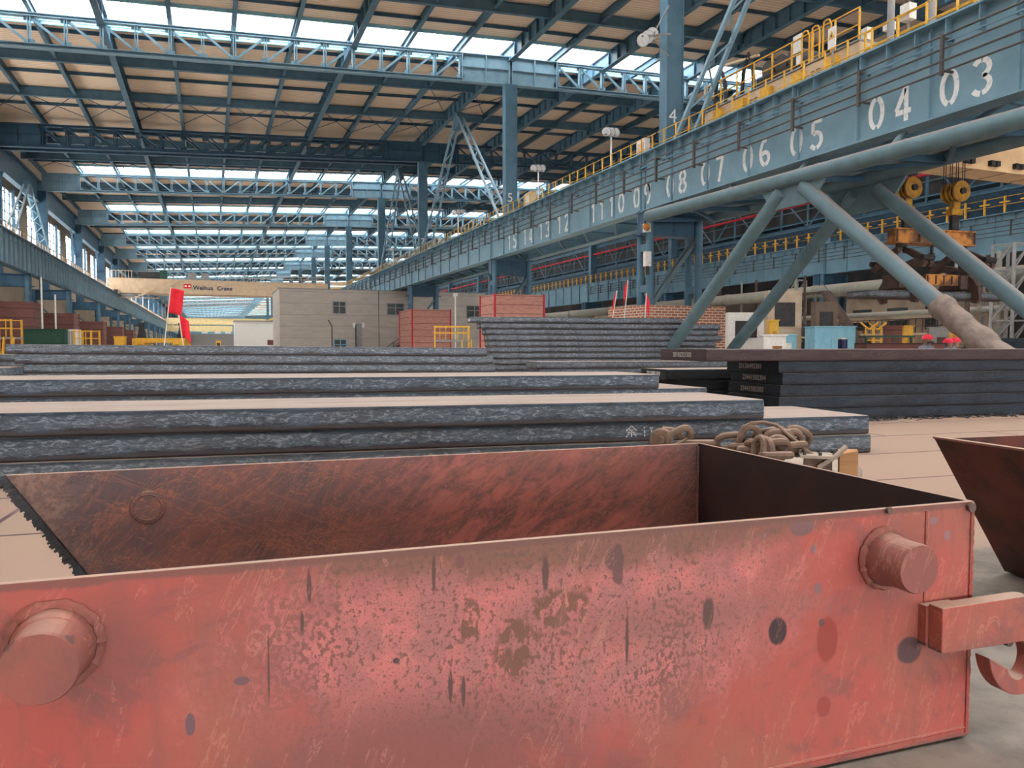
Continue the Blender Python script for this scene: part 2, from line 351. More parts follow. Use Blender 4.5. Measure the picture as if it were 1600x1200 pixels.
    return t.done(c, t.math('MULTIPLY_ADD', med, .25, .5), 0, t.math('ADD',fine,med), .18, .01)
M['red'] = red_mat(); M['redtr'] = red_mat(.55)
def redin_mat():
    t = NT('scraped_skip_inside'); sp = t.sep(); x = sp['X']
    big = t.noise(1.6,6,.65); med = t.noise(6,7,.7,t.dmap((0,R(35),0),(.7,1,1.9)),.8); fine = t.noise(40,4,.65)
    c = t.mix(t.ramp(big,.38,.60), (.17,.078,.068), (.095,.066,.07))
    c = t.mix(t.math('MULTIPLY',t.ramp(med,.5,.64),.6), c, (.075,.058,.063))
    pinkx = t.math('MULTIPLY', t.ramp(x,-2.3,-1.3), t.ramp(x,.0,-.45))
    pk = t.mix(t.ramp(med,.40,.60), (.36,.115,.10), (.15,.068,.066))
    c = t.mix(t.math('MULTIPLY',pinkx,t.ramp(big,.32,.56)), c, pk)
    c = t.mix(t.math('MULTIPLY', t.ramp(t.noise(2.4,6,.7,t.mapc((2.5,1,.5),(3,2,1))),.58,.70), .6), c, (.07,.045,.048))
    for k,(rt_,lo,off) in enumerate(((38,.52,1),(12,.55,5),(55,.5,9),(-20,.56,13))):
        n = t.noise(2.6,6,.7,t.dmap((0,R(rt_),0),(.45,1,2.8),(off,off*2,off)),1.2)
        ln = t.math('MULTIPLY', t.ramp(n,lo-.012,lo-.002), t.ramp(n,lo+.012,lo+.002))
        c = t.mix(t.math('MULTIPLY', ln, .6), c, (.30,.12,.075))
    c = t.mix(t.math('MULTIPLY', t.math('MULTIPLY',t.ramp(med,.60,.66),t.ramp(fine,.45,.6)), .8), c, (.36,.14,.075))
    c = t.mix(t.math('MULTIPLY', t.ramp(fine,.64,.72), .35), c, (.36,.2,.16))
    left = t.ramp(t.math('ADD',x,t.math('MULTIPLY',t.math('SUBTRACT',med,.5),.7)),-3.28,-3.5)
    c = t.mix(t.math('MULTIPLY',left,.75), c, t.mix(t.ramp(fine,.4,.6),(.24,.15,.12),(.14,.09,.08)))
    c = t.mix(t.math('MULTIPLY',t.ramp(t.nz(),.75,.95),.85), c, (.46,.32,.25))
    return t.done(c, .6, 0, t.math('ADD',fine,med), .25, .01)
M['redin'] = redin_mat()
M['skipend'] = mat('dark_skip_end', (.030,.021,.022), (.05,.026,.026), 2.5, .6, lo=.45, hi=.75, dust=((.42,.28,.22),.8))  # almost black-brown tone for the end plate
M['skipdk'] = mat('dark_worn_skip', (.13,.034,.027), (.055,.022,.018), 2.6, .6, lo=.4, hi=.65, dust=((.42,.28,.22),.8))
# ================================================================ SETTING: floor, roof, walls
YF = -34.0      # unseen roof and walls reach back to here, added to dim the foreground
SC = [11.0,32.9,54.8,80.5,101.7,127.4,152.7,173.8,200.6,224.6,248.6,272.6,296.6,320.6,344.6,368.6]+[368.6+24*k for k in range(1,9)]
LW, LC, LF = -17.6, 21.3, 52.6            # left wall columns, middle column row, far column row
def zc(L): return 21.2 + (.05 if L < LC else .035)*(L-LC)    # truss bottom chord
def zd(L): return zc(L) + 2.85                                # roof sheet
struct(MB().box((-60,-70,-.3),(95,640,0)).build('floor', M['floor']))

def deck_piece(mb, xs, y0, y1):
    top = [(x, zd(x)+.12) for x in xs]; bot = [(x, zd(x)) for x in reversed(xs)]
    return mb.prism(top+bot, (0,y0,0), (1,0,0), (0,0,1), (0,y1-y0,0))
LIT = [-11.0]+[s for s in SC if s != 80.5]            # skylight strips over trusses; the unseen nearest ones added to light the foreground
ceil = struct(T('ceiling', 'tan corrugated roof on blue steel frames', 'roof', (0,46,zd(0))))
del ceil['category']
y = YF; edges = []
for s in LIT: edges.append((y, s-1.6)); y = s+3.2
edges.append((y, 590))
for k,(a,b) in enumerate(edges):
    m = MB(); deck_piece(m, [-20,LC], a, b); deck_piece(m, [LC,60], a, b); m.build('roof_sheet', M['roof'], ceil)
m = MB()
for s in LIT:
    deck_piece(m, [-20,-14], s-1.6, s+3.2); deck_piece(m, [50,60], s-1.6, s+3.2)
m.build('roof_sheet', M['roof'], ceil)
for i,s in enumerate(LIT):
    w = T('window_%d'%(i+1), 'x', 'x', (2,s,zd(2))); struct(w); del w['label']; del w['category']
    m = MB()
    for xs in ([-14,LC],[LC,50]):
        m.prism([(xs[0],zd(xs[0])+.06),(xs[1],zd(xs[1])+.06),(xs[1],zd(xs[1])+.03),(xs[0],zd(xs[0])+.03)],(0,s-1.6,0),(1,0,0),(0,0,1),(0,4.8,0))
    m.build('glazing', M['glazing'], w)
    m = MB()
    for a,b in ((-14,LC),(LC,50)):
        for yy in (s-1.6, s+2.6, s+3.2): m.bar((a,yy,zd(a)-.1),(b,yy,zd(b)-.1),.12,.25)
    m.build('frame', M['cyan'], w)
    if 2 < i < 7:
        m = MB(); x = -12
        while x < 49:
            m.bar((x,s-1.6,zd(x)-.05),(x,s+3.2,zd(x)-.05),.05,.08); x += 1.95
        m.build('glazing_bar', M['grey'], w)

# ---- roof framing: rafters along the hall, cross beams, purlins, tie-rod crosses
LINES = [-17.7+3.9*k for k in range(11)] + [25.2+3.9*k for k in range(8)]
HEAVY = (3,7,10,12,14,16)
def gapname(g): return ['nearest, overhead','first visible','second','third','fourth','fifth','sixth','seventh','eighth','ninth','tenth','eleventh','twelfth','thirteenth','fourteenth'][g+1]
for g in range(-1,10):
    y0, y1 = SC[g+1], SC[g+2]
    for k,L in enumerate(LINES):
        a = y0
        if g == -1: a = 20
        heavy = k in HEAVY; h = 1.15 if heavy else .55; z = zd(L)-h/2-.02
        m = MB().ibeam((L,a,z),(L,y1,z),h,.42 if heavy else .26,.035)
        if heavy and g < 6:
            n = int((y1-a)/1.3)
            for j in range(1,n):
                yy = a+(y1-a)*j/n; m.box((L-.2,yy-.02,z-h/2+.03),(L+.2,yy+.02,z+h/2-.03))
        o = m.build('roof_girder' if heavy else 'roof_rafter', M['blue'])
        tag(o, f"{'deep stiffened blue roof girder' if heavy else 'slim blue roof rafter'}, {ORD[k]} from the left wall, {gapname(g)} roof bay", 'roof girder' if heavy else 'rafter',
            'roof girders and rafters', 'thing')
    for b,(La,Lb,side) in enumerate(((-18.2,LC,'left hall'),(LC,58,'right hall'))):
        for q in (1,2):
            yy = y0+(y1-y0)*q/3
            if yy < 20: continue
            o = MB().ibeam((La,yy,zd(La)-.42),(Lb,yy,zd(Lb)-.42),.72,.3,.04).build('roof_beam', M['blue'])
            tag(o, f"dark blue cross beam under the {side} roof, {'nearer' if q==1 else 'farther'} one of the {gapname(g)} bay", 'roof beam', 'roof cross beams', 'thing')
        if g < 6:
            for q in (.5,1.5,2.5):
                yy = y0+(y1-y0)*q/3
                if yy < 20: continue
                o = MB().bar((La,yy,zd(La)-.14),(Lb,yy,zd(Lb)-.14),.1,.24).build('purlin', M['bluedk'])
                tag(o, f"thin dark purlin on the {side} roof, {['nearest','middle','farthest'][int(q)]} in the {gapname(g)} bay", 'purlin', 'roof purlins', 'thing')
def brace(La, Lb, ya, yb, lab):
    m = MB().tube([(La,ya,zd(La)-.35),(Lb,yb,zd(Lb)-.35)],.035,5).tube([(Lb,ya,zd(Lb)-.40),(La,yb,zd(La)-.40)],.035,5)
    tag(m.build('tie_rod_cross', M['bluedk']), lab, 'brace', 'tie-rod crosses under the roof', 'thing')
for g in (1,2):
    y0,y1 = SC[g+1],SC[g+2]; t = (y1-y0)/3
    for k in range(10):
        brace(LINES[k],LINES[k+1], y0+2*t+.3, y1-.9, f"crossed thin tie rods, {ORD[k]} panel from the left wall, end of the {gapname(g)} bay")
    for q in range(2):
        for k,w in ((9,'left'),(10,'right')):
            brace(LINES[k],LINES[k+1], y0+q*t+.3+(3 if q==0 else 0), y0+(q+1)*t-.3, f"crossed tie rods just {w} of the middle columns, {gapname(g)} bay, {'nearer' if q==0 else 'middle'} third")

# ================================================================ ROOF TRUSSES
def truss_parts(root, La, Lb, nodes, mid, mt, detailed, hl=True, hr=True):
    """root at (0,0,0) while building; truss in the plane y=0"""
    a,b = nodes[0],nodes[-1]
    m1 = MB().ibeam((a,0,zc(a)+1.95),(b,0,zc(b)+1.95),.22,.4,.05); m2 = MB().ibeam((a,0,zc(a)+.1),(b,0,zc(b)+.1),.26,.46,.05)
    m1.build('top_chord', mt, root); m2.build('bottom_chord', mt, root)
    web = MB()
    for i,L in enumerate(nodes):
        v = MB().box((L-.1,-.14,zc(L)+.2),(L-.04,.14,zc(L)+1.9)).box((L+.04,-.14,zc(L)+.2),(L+.1,.14,zc(L)+1.9))
        v.box((L-.28,-.03,zc(L)+.2),(L+.28,.03,zc(L)+.5)).box((L-.28,-.03,zc(L)+1.6),(L+.28,.03,zc(L)+1.9))
        if detailed: v.build('vertical_post', mt, root)
        else: web.add(v.v, v.f)
        if i+1 < len(nodes):
            Q = nodes[i+1]; d = MB()
            if (L+Q)/2 < mid: d.bar((L,0,zc(L)+1.85),(Q,0,zc(Q)+.25),.14,.14)
            else: d.bar((L,0,zc(L)+.25),(Q,0,zc(Q)+1.85),.14,.14)
            if detailed: d.build('diagonal', mt, root)
            else: web.add(d.v, d.f)
    if not detailed: web.build('web_lattice', mt, root)
    for on,p,q in ((hl,La,a),(hr,b,Lb)):
        if on:
            hz = MB().prism([(p,zc(p)-.03),(q,zc(q)-.03),(q,zc(q)+2.06),(p,zc(p)+2.06)],(0,-.03,0),(1,0,0),(0,0,1),(0,.06,0))
            for o in (0,2.02): hz.bar((p,0,zc(p)+o),(q,0,zc(q)+o),.5,.06)
            hz.bar((p,-.08,zc(p)+1.1),(q,-.08,zc(q)+1.1),.12,.05)
            for x in (p+.1,(p+q)/2,q-.1): hz.box((x-.03,-.24,zc(x)),(x+.03,.24,zc(x)+2))
            hz.build('haunch_plate', mt, root)
nodesL = [-13.8+1.95*i for i in range(17)]; nodesR = [25.2+1.95*i for i in range(13)]
def make_truss(s, side, detailed, mt, label):
    o = T('roof_truss', label, 'truss', (0,0,0), 0, 'roof trusses', 'thing')
    if side == 'L': truss_parts(o, LW, LC, nodesL, 1.8, mt, detailed)
    else: truss_parts(o, LC, LF, nodesR, 36.9, mt, detailed)
    o.location = (0,s,0); return o
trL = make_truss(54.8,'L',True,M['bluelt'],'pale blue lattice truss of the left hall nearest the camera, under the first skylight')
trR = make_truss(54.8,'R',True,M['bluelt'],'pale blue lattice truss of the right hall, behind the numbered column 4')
tk = make_truss(80.5,'L',True,M['bluedk'],'dark blue front lattice of the double truss without a skylight, left hall')
dup(tk,(0,82.0,0),'dark blue rear lattice of the double truss without a skylight, left hall')
tr2 = make_truss(80.5,'R',False,M['bluedk'],'dark blue truss of the right hall in line with the double truss')
make_truss(32.9,'R',False,M['blue'],'blue truss of the right hall at the top edge, nearest of all trusses')
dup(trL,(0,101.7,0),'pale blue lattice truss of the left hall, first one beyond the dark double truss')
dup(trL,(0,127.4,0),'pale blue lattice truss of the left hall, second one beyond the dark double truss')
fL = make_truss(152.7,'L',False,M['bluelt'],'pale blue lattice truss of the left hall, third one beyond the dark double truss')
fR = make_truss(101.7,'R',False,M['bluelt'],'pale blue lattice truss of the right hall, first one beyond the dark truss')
for i,s in enumerate(SC[7:]):
    dup(fL,(0,s,0),f'pale blue lattice truss of the left hall, {ORD[i+3]} one beyond the dark double truss')
for i,s in enumerate(SC[5:9]):
    dup(fR,(0,s,0),f'pale blue lattice truss of the right hall, {ORD[i+1]} one beyond the dark truss')

# ================================================================ STANCHIONS (stepped columns)
def stanchion(label, xu, xi, xo, ztop, group, mt):
    o = T('steel_stanchion', label, 'column', (0,0,0), 0, group, 'thing')
    d = 1 if xi < xu else -1
    m = MB().box((xu-.42,-.3,8.1),(xu+.42,.3,ztop)).box((xu-.47,-.34,8.1),(xu-.40,.34,ztop)).box((xu+.40,-.34,8.1),(xu+.47,.34,ztop))
    m.build('upper_shaft', mt, o)
    a,b = min(xi,xo)-.5, max(xi,xo)+.5
    c = MB().box((a,-.35,6.95),(b,.35,7.02)).box((a+.25,-.3,7.02),(b-.25,-.24,8.06)).box((a+.25,.24,7.02),(b-.25,.3,8.06)).box((a+.2,-.4,8.02),(b-.2,.4,8.1))
    for x in (a+.3,(a+b)/2,b-.3): c.box((x-.03,-.34,7.0),(x+.03,.34,8.05))
    c.build('crosshead', M['bluedk'], o)
    for x in (xi,xo):
        for yy in (-.42,.42): MB().cyl((x,yy,0),(x,yy,8.05),.19,14).build('leg', M['blue'], o, True)
        q = MB()
        for z in (1.2,4.2,6.2): q.box((x-.12,-.4,z),(x+.12,.4,z+.35))
        q.build('batten', M['blue'], o)
    for yy in (-.2,.2):
        MB().bar((xi,yy,3.2),(xo,yy,6.8),.14,.14).build('diagonal_brace', M['pipe'], o)
        MB().bar((xi,yy,3.2),(xo,yy,.4),.14,.14).build('diagonal_brace', M['pipe'], o)
    return o
gm = 'stepped columns of the middle row'
midlab = ['blue box column marked 4 beside the number row, lower legs inside the brick guard','blue box column marked 5 at the middle of the picture','dark blue box column marked 7, left of column 5']
st = stanchion(midlab[0], LC, 19.9, 22.7, zc(LC), gm, M['blue']); st.location = (0,SC[1],0)
rt = T('x','x','x'); bpy.data.objects.remove(rt)
for i,s in enumerate(SC[2:14]):
    dup(st,(0,s,0), midlab[i+1] if i < 2 else f'blue box column of the middle row, {ORD[i-2]} one beyond the column marked 7')
for s,n in ((SC[1],'4'),(SC[2],'5'),(SC[3],'7')):
    c = [o for o in bpy.data.objects if o.name.startswith('steel_stanchion') and abs(o.location.y-s)<.01][0]
    text('number', n, .95, M['num'], (LC-.12,-.345,12.75), (1,0,0), (0,0,1), c, .004)
sl = stanchion('dark blue wall column at the left edge carrying the dark double truss', LW, -15.2, -18.6, zc(LW), 'stepped columns of the left wall', M['bluedk']); sl.location = (0,SC[3],0)
for i,s in enumerate(SC[4:]):
    dup(sl,(0,s,0), f'dark blue wall column of the left row, {ORD[i]} one beyond the double truss')
sf = stanchion('blue column under the far runway girder, nearest one, in the cluttered right hall', LF, 51.2, 54.0, zc(LF), 'stepped columns of the far row', M['blue']); sf.location = (0,SC[2],0)
dup(sf,(0,SC[1],0),'blue column of the far row outside the trestle, at the right picture edge')
for i,s in enumerate(SC[3:9]):
    dup(sf,(0,s,0), f'blue column under the far runway girder, {ORD[i+1]} from the camera')

# inverted-V lattice bracing in the middle column line, and one on the left wall
def vbrace(label, x, y0, y1, z0, zt, w=.9):
    o = T('lattice_brace', label, 'brace', (x,(y0+y1)/2,z0), 0, 'inverted V braces between columns', 'thing')
    ym = (y0+y1)/2
    for ya in (y0,y1):
        m = MB()
        for dx in (-w/2,w/2):
            m.bar((x+dx,ya,z0),(x+dx*.5,ym+(.25 if ya>ym else -.25),zt),.17,.17,(1,0,0))
        n = 14
        for j in range(n):
            f0,f1 = j/n,(j+1)/n; sg = 1 if j%2 else -1
            k0 = w/2*(1-.5*f0); k1 = w/2*(1-.5*f1)
            m.bar((x+sg*k0, ya+(ym-ya)*f0, z0+(zt-z0)*f0),(x-sg*k1, ya+(ym-ya)*f1, z0+(zt-z0)*f1),.08,.08)
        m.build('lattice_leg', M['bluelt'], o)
    MB().prism([(ym-.9,zt-1.1),(ym+.9,zt-1.1),(ym+.35,zt+.3),(ym-.35,zt+.3)],(x-.3,0,0),(0,1,0),(0,0,1),(.6,0,0)).build('gusset', M['blue'], o)
zt = zd(LC)-1.6
vbrace('light lattice brace between column 5 and column 7, peaked under the roof', LC, SC[2]+.6, SC[3]-.6, 10.9, zt)
vbrace('dark lattice brace beyond column 7, peaked before a skylight', LC, SC[3]+.6, SC[4]-.6, 10.9, zt)
vbrace('pale lattice brace rising to the right from the foot of column 4', LC, SC[0]+.6, SC[1]-.6, 10.9, zt)
vbrace('lattice brace in front of the wall windows at the left edge', -17.0, SC[3]+.8, SC[4]-.8, 10.9, 18)

# ================================================================ RUNWAY GIRDERS
def arc(cx,cy,rx,ry,a0,a1,n=10): return [(cx+rx*math.cos(R(a0+(a1-a0)*i/n)), cy+ry*math.sin(R(a0+(a1-a0)*i/n))) for i in range(n+1)]
DIG = {'0':[arc(.28,.5,.22,.43,100,260),arc(.28,.5,.22,.43,80,-80)],
 '1':[[(.30,0),(.30,1)],[(.27,.94),(.10,.80)]],
 '2':[arc(.28,.72,.21,.21,165,0,8)+[(.46,.58),(.10,.10)],[(.06,.07),(.54,.07)]],
 '3':[arc(.26,.72,.22,.21,150,95,5),arc(.26,.72,.22,.21,80,-80,8),arc(.26,.29,.24,.22,80,-80,8),arc(.26,.29,.24,.22,-95,-150,5)],
 '4':[[(.36,.93),(.07,.33)],[(.05,.27),(.31,.27)],[(.40,0),(.40,.97)],[(.46,.27),(.56,.27)]],
 '5':[[(.14,.93),(.5,.93)],[(.13,.9),(.12,.55)],arc(.26,.31,.24,.25,120,-80,10),arc(.26,.31,.24,.25,-95,-150,5)],
 '6':[arc(.30,.5,.24,.43,75,265,12),arc(.28,.29,.22,.22,130,-80,9)],
 '7':[[(.06,.93),(.42,.93)],[(.46,.95),(.24,0)]],
 '8':[arc(.28,.74,.19,.19,80,-80),arc(.28,.74,.19,.19,100,260),arc(.28,.28,.23,.21,80,-80),arc(.28,.28,.23,.21,100,260)],
 '9':[arc(.28,.71,.21,.22,-50,260,12),arc(.24,.5,.26,.43,80,-80,10)]}
ZG0, ZG1 = 8.1, 10.9
def girder(label, x, face, y0, y1, dark=False, rails=True, pitch=3.0, dz=0, group='crane runway girders', detail=True, gm_=None, st_m=None):
    """plate girder along y; face=-1: stiffened web face looks towards -x"""
    o = T('runway_girder', label, 'girder', (x,(y0+y1)/2,ZG0), 0, group, 'thing')
    a,b = y0+.06,y1-.06
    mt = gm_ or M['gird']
    MB().box((x-.03,a,ZG0+.06),(x+.03,b,ZG1-.06)).build('web_plate', mt, o)
    MB().box((x-.35,a,ZG1-.06),(x+.35,b,ZG1)).box((x+.6*face*.5,a,ZG1-.75),(x+.6*face*.5+.04*face,b,ZG1-.70)).build('top_flange', mt, o)
    MB().box((x-.35,a,ZG0),(x+.35,b,ZG0+.06)).build('bottom_flange', mt, o)
    m = MB(); n = max(2,int(round((b-a)/pitch)))
    grid = [14.2+2.72*j for j in range(-3,40) if a+.1 < 14.2+2.72*j < b-.1] if detail else [a+.05+(b-a-.1)*j/n for j in range(n+1)]
    for yy in grid:
        q = MB().box((x+face*.03,yy-.03,ZG0+.06),(x+face*(.13 if detail else .19),yy+.03,ZG1-.06))
        if detail: q.build('stiffener', st_m or mt, o)
        else: m.add(q.v,q.f)
    if m.v: m.build('stiffeners', st_m or mt, o)['kind'] = 'stuff'
    if detail:
        m = MB(); n = int((b-a)/1.0)
        for j in range(n+1):
            yy = a+.05+(b-a-.1)*j/n; m.box((x,yy-.015,ZG1-.75),(x+face*.28,yy+.015,ZG1-.06))
        m.build('short_stiffeners', mt, o)['kind'] = 'stuff'
    if rails:
        xr = x+face*.48
        for z in (10.3,9.93,9.6,9.3): MB().tube([(xr,y0,z),(xr,y1,z)],.032,6).build('conductor_rail', M['conduct'], o)
        yy = math.ceil((a-1.2)/3.0)*3.0+1.2
        while yy < b:
            MB().box((xr-.05,yy-.04,9.2),(xr+.05,yy+.04,10.35)).bar((xr,yy,10.25),(x,yy,10.25),.06,.06).bar((xr,yy,9.35),(x,yy,9.35),.06,.06).build('rail_bracket', M['conduct'], o)
            yy += 3.0
    return o
spans = list(zip(SC[0:14],SC[1:15]))
gl = ['blue runway girder nearest the camera painted with 03 to 08','blue runway girder between columns 4 and 5, painted with 10 to 15','blue runway girder between columns 5 and 7']
NUMS = {0:[('02',12.6),('03',15.8),('04',18.4),('05',22.0),('06',24.7),('07',27.5),('08',30.2)],1:[('09',33.2),('10',35.75),('11',37.85),('12',42.3),('13',45.1),('14',47.8),('15',50.7)]}
gl[0] = 'blue runway girder nearest the camera, carrying the big stencilled 03 to 08'
for i,(a,b) in enumerate(spans):
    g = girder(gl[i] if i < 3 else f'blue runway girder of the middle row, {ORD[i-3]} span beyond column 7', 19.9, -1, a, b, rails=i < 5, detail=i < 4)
    for body,yc in NUMS.get(i,[]):
        h = 1.06; w = 1.1
        for ch,off in zip(body,(.80,-.2)):
            m = MB()
            for st_ in DIG[ch]:
                m.ribbon([(p*w*.98,q*h) for p,q in st_], .155, (19.86,yc+off,8.42), (0,-1,0), (0,0,1), (.012,0,0))
            m.build('stencilled_digit', M['num'], g)
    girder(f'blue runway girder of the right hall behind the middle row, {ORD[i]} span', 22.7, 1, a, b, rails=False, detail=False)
    # walkway and horizontal bracing between the twin girders
    w = T('walkway', f'dark plated walkway between the twin runway girders, {ORD[i]} span', 'walkway', (21.3,(a+b)/2,ZG0), 0, 'walkways between the twin girders', 'thing')
    MB().box((20.25,a+.06,10.80),(20.84,b-.06,10.84)).box((21.8,a+.06,10.80),(22.35,b-.06,10.84)).build('plate', M['bluedk'], w)
    m = MB(); n = max(4,int((b-a)/3.5))
    for j in range(n):
        p,q = a+.3+(b-a-.6)*j/n, a+.3+(b-a-.6)*(j+1)/n
        m.bar((20.25,p,8.2),(22.35,q,8.2),.12,.12).bar((22.35,q,8.2),(20.25,q,8.2),.1,.1)
    m.build('wind_brace', M['blue'], w)
    # yellow guard rail along the front edge
    r = T('guard_rail', f'yellow handrail on top of the middle runway girder, {ORD[i]} span from the camera', 'railing', (20.5,(a+b)/2,ZG1), 0, 'yellow handrails on the runway girders', 'thing')
    for z in (11.45,12.0): MB().tube([(20.5,a+.05,z),(20.5,b-.05,z)],.019,6).build('rail', M['yellow'], r)
    n = int(b-a); post = MB()
    for j in range(n):
        yy = a+.4+j*(b-a-.5)/(n-.5); p = MB().box((20.47,yy-.025,10.84),(20.53,yy+.025,12.03))
        if i < 3: p.build('post', M['yellow'], r)
        else: post.add(p.v,p.f)
    if i >= 3: post.build('posts', M['yellow'], r)['kind'] = 'stuff'
for i,(a,b) in enumerate(list(zip(SC[2:-1],SC[3:]))):
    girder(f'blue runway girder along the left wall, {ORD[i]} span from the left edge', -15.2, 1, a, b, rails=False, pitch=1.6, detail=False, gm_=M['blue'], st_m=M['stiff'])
    r = T('guard_rail', f'rusty handrail on the left wall girder, {ORD[i]} span from the left edge', 'railing', (-15.6,(a+b)/2,ZG1), 0, 'handrails on the left girder', 'thing')
    MB().box((-15.9,a,ZG1-.02),(-15.3,b,ZG1+.12)).build('walkway_plate', M['beige'], r)
    MB().tube([(-15.75,a,11.95),(-15.75,b,11.95)],.03,5).tube([(-15.75,a,11.5),(-15.75,b,11.5)],.03,5).build('rail', M['beige'], r)
    m = MB(); n = int((b-a)/1.4)
    for j in range(n): m.box((-15.78,a+.3+j*1.4,ZG1),(-15.7,a+.37+j*1.4,11.97))
    m.build('posts', M['beige'], r)['kind'] = 'stuff'
for i,(a,b) in enumerate(list(zip(SC[0:8],SC[1:9]))):
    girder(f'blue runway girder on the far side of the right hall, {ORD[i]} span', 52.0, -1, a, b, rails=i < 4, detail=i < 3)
    r = T('guard_rail', f'weathered yellow handrail on the far runway girder, {ORD[i]} span', 'railing', (51.7,(a+b)/2,ZG1), 0, 'handrails on the far girder', 'thing')
    for z in (11.45,12.0): MB().tube([(51.7,a+.05,z),(51.7,b-.05,z)],.03,5).build('rail', M['yellowold'], r)
    n = int((b-a)/1.5)
    post = MB()
    for j in range(n):
        yy = a+.4+j*1.5; p = MB().box((51.62,yy-.05,ZG1),(51.76,yy+.05,12.05)).box((51.60,yy-.35,11.6),(51.76,yy+.35,11.68))
        if i in (1,2): p.build('post', M['yellow'], r)
        else: post.add(p.v,p.f)
    if post.v: post.build('posts', M['yellow'], r)['kind'] = 'stuff'

# ================================================================ PIPE TRESTLE under the numbered girder
o = T('pipe_trestle', 'dusty blue-grey pipe trestle with splayed legs under the numbered girder', 'trestle', (21,22,0), 0, None, 'thing')
MB().cyl((19.25,10.5,7.25),(19.25,31.6,7.66),.27,20).build('front_chord_pipe', M['pipe'], o, True)
MB().cyl((22.7,10.5,7.75),(22.7,31.6,7.75),.24,18).build('rear_chord_pipe', M['pipe'], o, True)
m = MB(); pts = [12.2,15.4,18.6,21.9,25.2,28.4,31.2]
for j,yy in enumerate(pts):
    m.bar((19.3,yy,7.45),(22.7,yy,7.7),.14,.2)
    if j+1 < len(pts):
        p,q = ((19.3,22.7) if j%2 else (22.7,19.3)); m.bar((p,yy,7.6),(q,pts[j+1],7.6),.14,.14)
m.build('cross_bracing', M['bluedk'], o)
for yy in (13.6,17.8,21.9,26,30): MB().cyl((19.3,yy,7.5),(19.85,yy,8.08),.1,10).build('stub_post', M['pipe'], o)
ends = {}
for x,za in ((19.3,7.1),(22.7,7.25)):
    for yf in (31.0,13.0):
        d = 1 if yf > 22 else -1
        MB().cyl((x,22+d*.55,za),(x,yf,.35),.26,20).build('leg', M['pipe'], o, True)
    MB().prism([(20.2,7.5),(23.8,7.5),(23.0,6.5),(21.0,6.5)],(x-.05,0,0),(0,1,0),(0,0,1),(.1,0,0)).build('gusset_plate', M['pipe'], o)
for x,yf in ((19.3,31.0),(22.7,31.0),(19.3,13.0),(22.7,13.0)):
    f = MB().prism([(-.4,0),(.4,0),(.34,.9),(-.34,.9)],(x-.5,yf,0),(0,1,0),(0,0,1),(1,0,0)).build('footing', M['conc'], o)
# tarpaulin round the lower end of the near right-hand leg
A = Vector((19.3,21.45,7.1)); B = Vector((19.3,13.0,.35)); pts = []; rad = []
for j in range(15):
    f = .645+.30*j/14; pts.append(A.lerp(B,f)); rad.append(.335+.04*math.sin(j*1.9)+.05*(j/14)-(.04 if j in (4,5) else 0))
MB().tube(pts, rad, 18).build('tarpaulin_wrap', M['tarp'], o, True)['label'] = 'grey dusty tarpaulin tied round the lower leg'
# ================================================================ WALLS
def at(px, Z, py=543):
    """ground position seen at picture column px at depth Z (metres ahead), and the height seen at picture row py"""
    a = R(21.39); X = (px-800)/1200*Z
    return Vector((X*math.cos(a)+Z*math.sin(a), -X*math.sin(a)+Z*math.cos(a), 1.5+(543-py)*Z/1200))
wl = struct(T('wall_left','tan sheet wall with tall windows','wall',(-19.6,200,0))); del wl['category']
MB().box((-19.8,-34,0),(-19.6,590,10.6)).build('lower_sheet', M['wallsheet'], wl)
MB().box((-19.8,-34,18.0),(-19.6,590,zd(-19.6))).build('upper_sheet', M['wallsheet'], wl)
wn = len(LIT); ys = []
for a,b in zip(SC[2:14],SC[3:15]):
    L = b-a; ys += [(a+L*.09,a+L*.48),(a+L*.53,a+L*.92)]
p = -34.0; m = MB()
for a,b in ys: m.box((-19.8,p,10.6),(-19.6,a,18.0)); p = b
m.box((-19.8,p,10.6),(-19.6,590,18.0)); m.build('pier_sheet', M['wallsheet'], wl)
for a,b in ys:
    wn += 1; w = struct(T('window_%d'%wn,'x','x',(-19.7,(a+b)/2,10.6))); del w['label']; del w['category']
    MB().box((-19.71,a,10.6),(-19.69,b,18.0)).build('pane', M['glazing'], w)
    m = MB(); n = 4
    for j in range(n+1):
        yy = a+(b-a)*j/n; m.box((-19.66,yy-.06,10.6),(-19.54,yy+.06,18.0))
    for j in range(8): m.box((-19.66,a,10.6+j-.04),(-19.56,b,10.6+j+.04))
    m.build('frame', M['bluedk'], w)
MB().box((-20,-34.3,7.2),(60,-34,25)).build('unseen_back_sheet', M['wallsheet'], wl)  # unseen wall behind the camera, added to cut light from the back opening
for i,(a,b) in enumerate(zip(SC[2:14],SC[3:15])):
    o = T('eave_girder',f'dark blue eave beam over the left wall windows, {ORD[i]} bay from the left','girder',(-18.9,(a+b)/2,18.3),0,'eave beams of the left wall','thing')
    MB().box((-18.1,a+.35,18.0),(-18.0,b-.35,20.4)).box((-18.3,a+.35,17.9),(-17.7,b-.35,18.0)).box((-18.3,a+.35,20.4),(-17.7,b-.35,20.5)).build('beam', M['bluedk'], o)
    for yy,sg in ((a,1),(b,-1)): MB().bar((-17.9,yy+sg*.4,14.6),(-17.9,yy+sg*4.6,18.0),.25,.25).build('knee_brace', M['bluedk'], o)
    for j in range(1,4): MB().box((-19.5,a+(b-a)*j/4-.1,10.9),(-19.2,a+(b-a)*j/4+.1,18.3)).build('wall_post', M['bluedk'], o)
wr = struct(T('wall_right','x','x',(60,150,0))); del wr['label']; del wr['category']
MB().box((60,-34,0),(60.2,590,24.5)).build('sheet', M['darkwall'], wr)
MB().box((59.9,18,12.2),(60,590,15.2)).build('blue_band', M['bluedk'], wr)
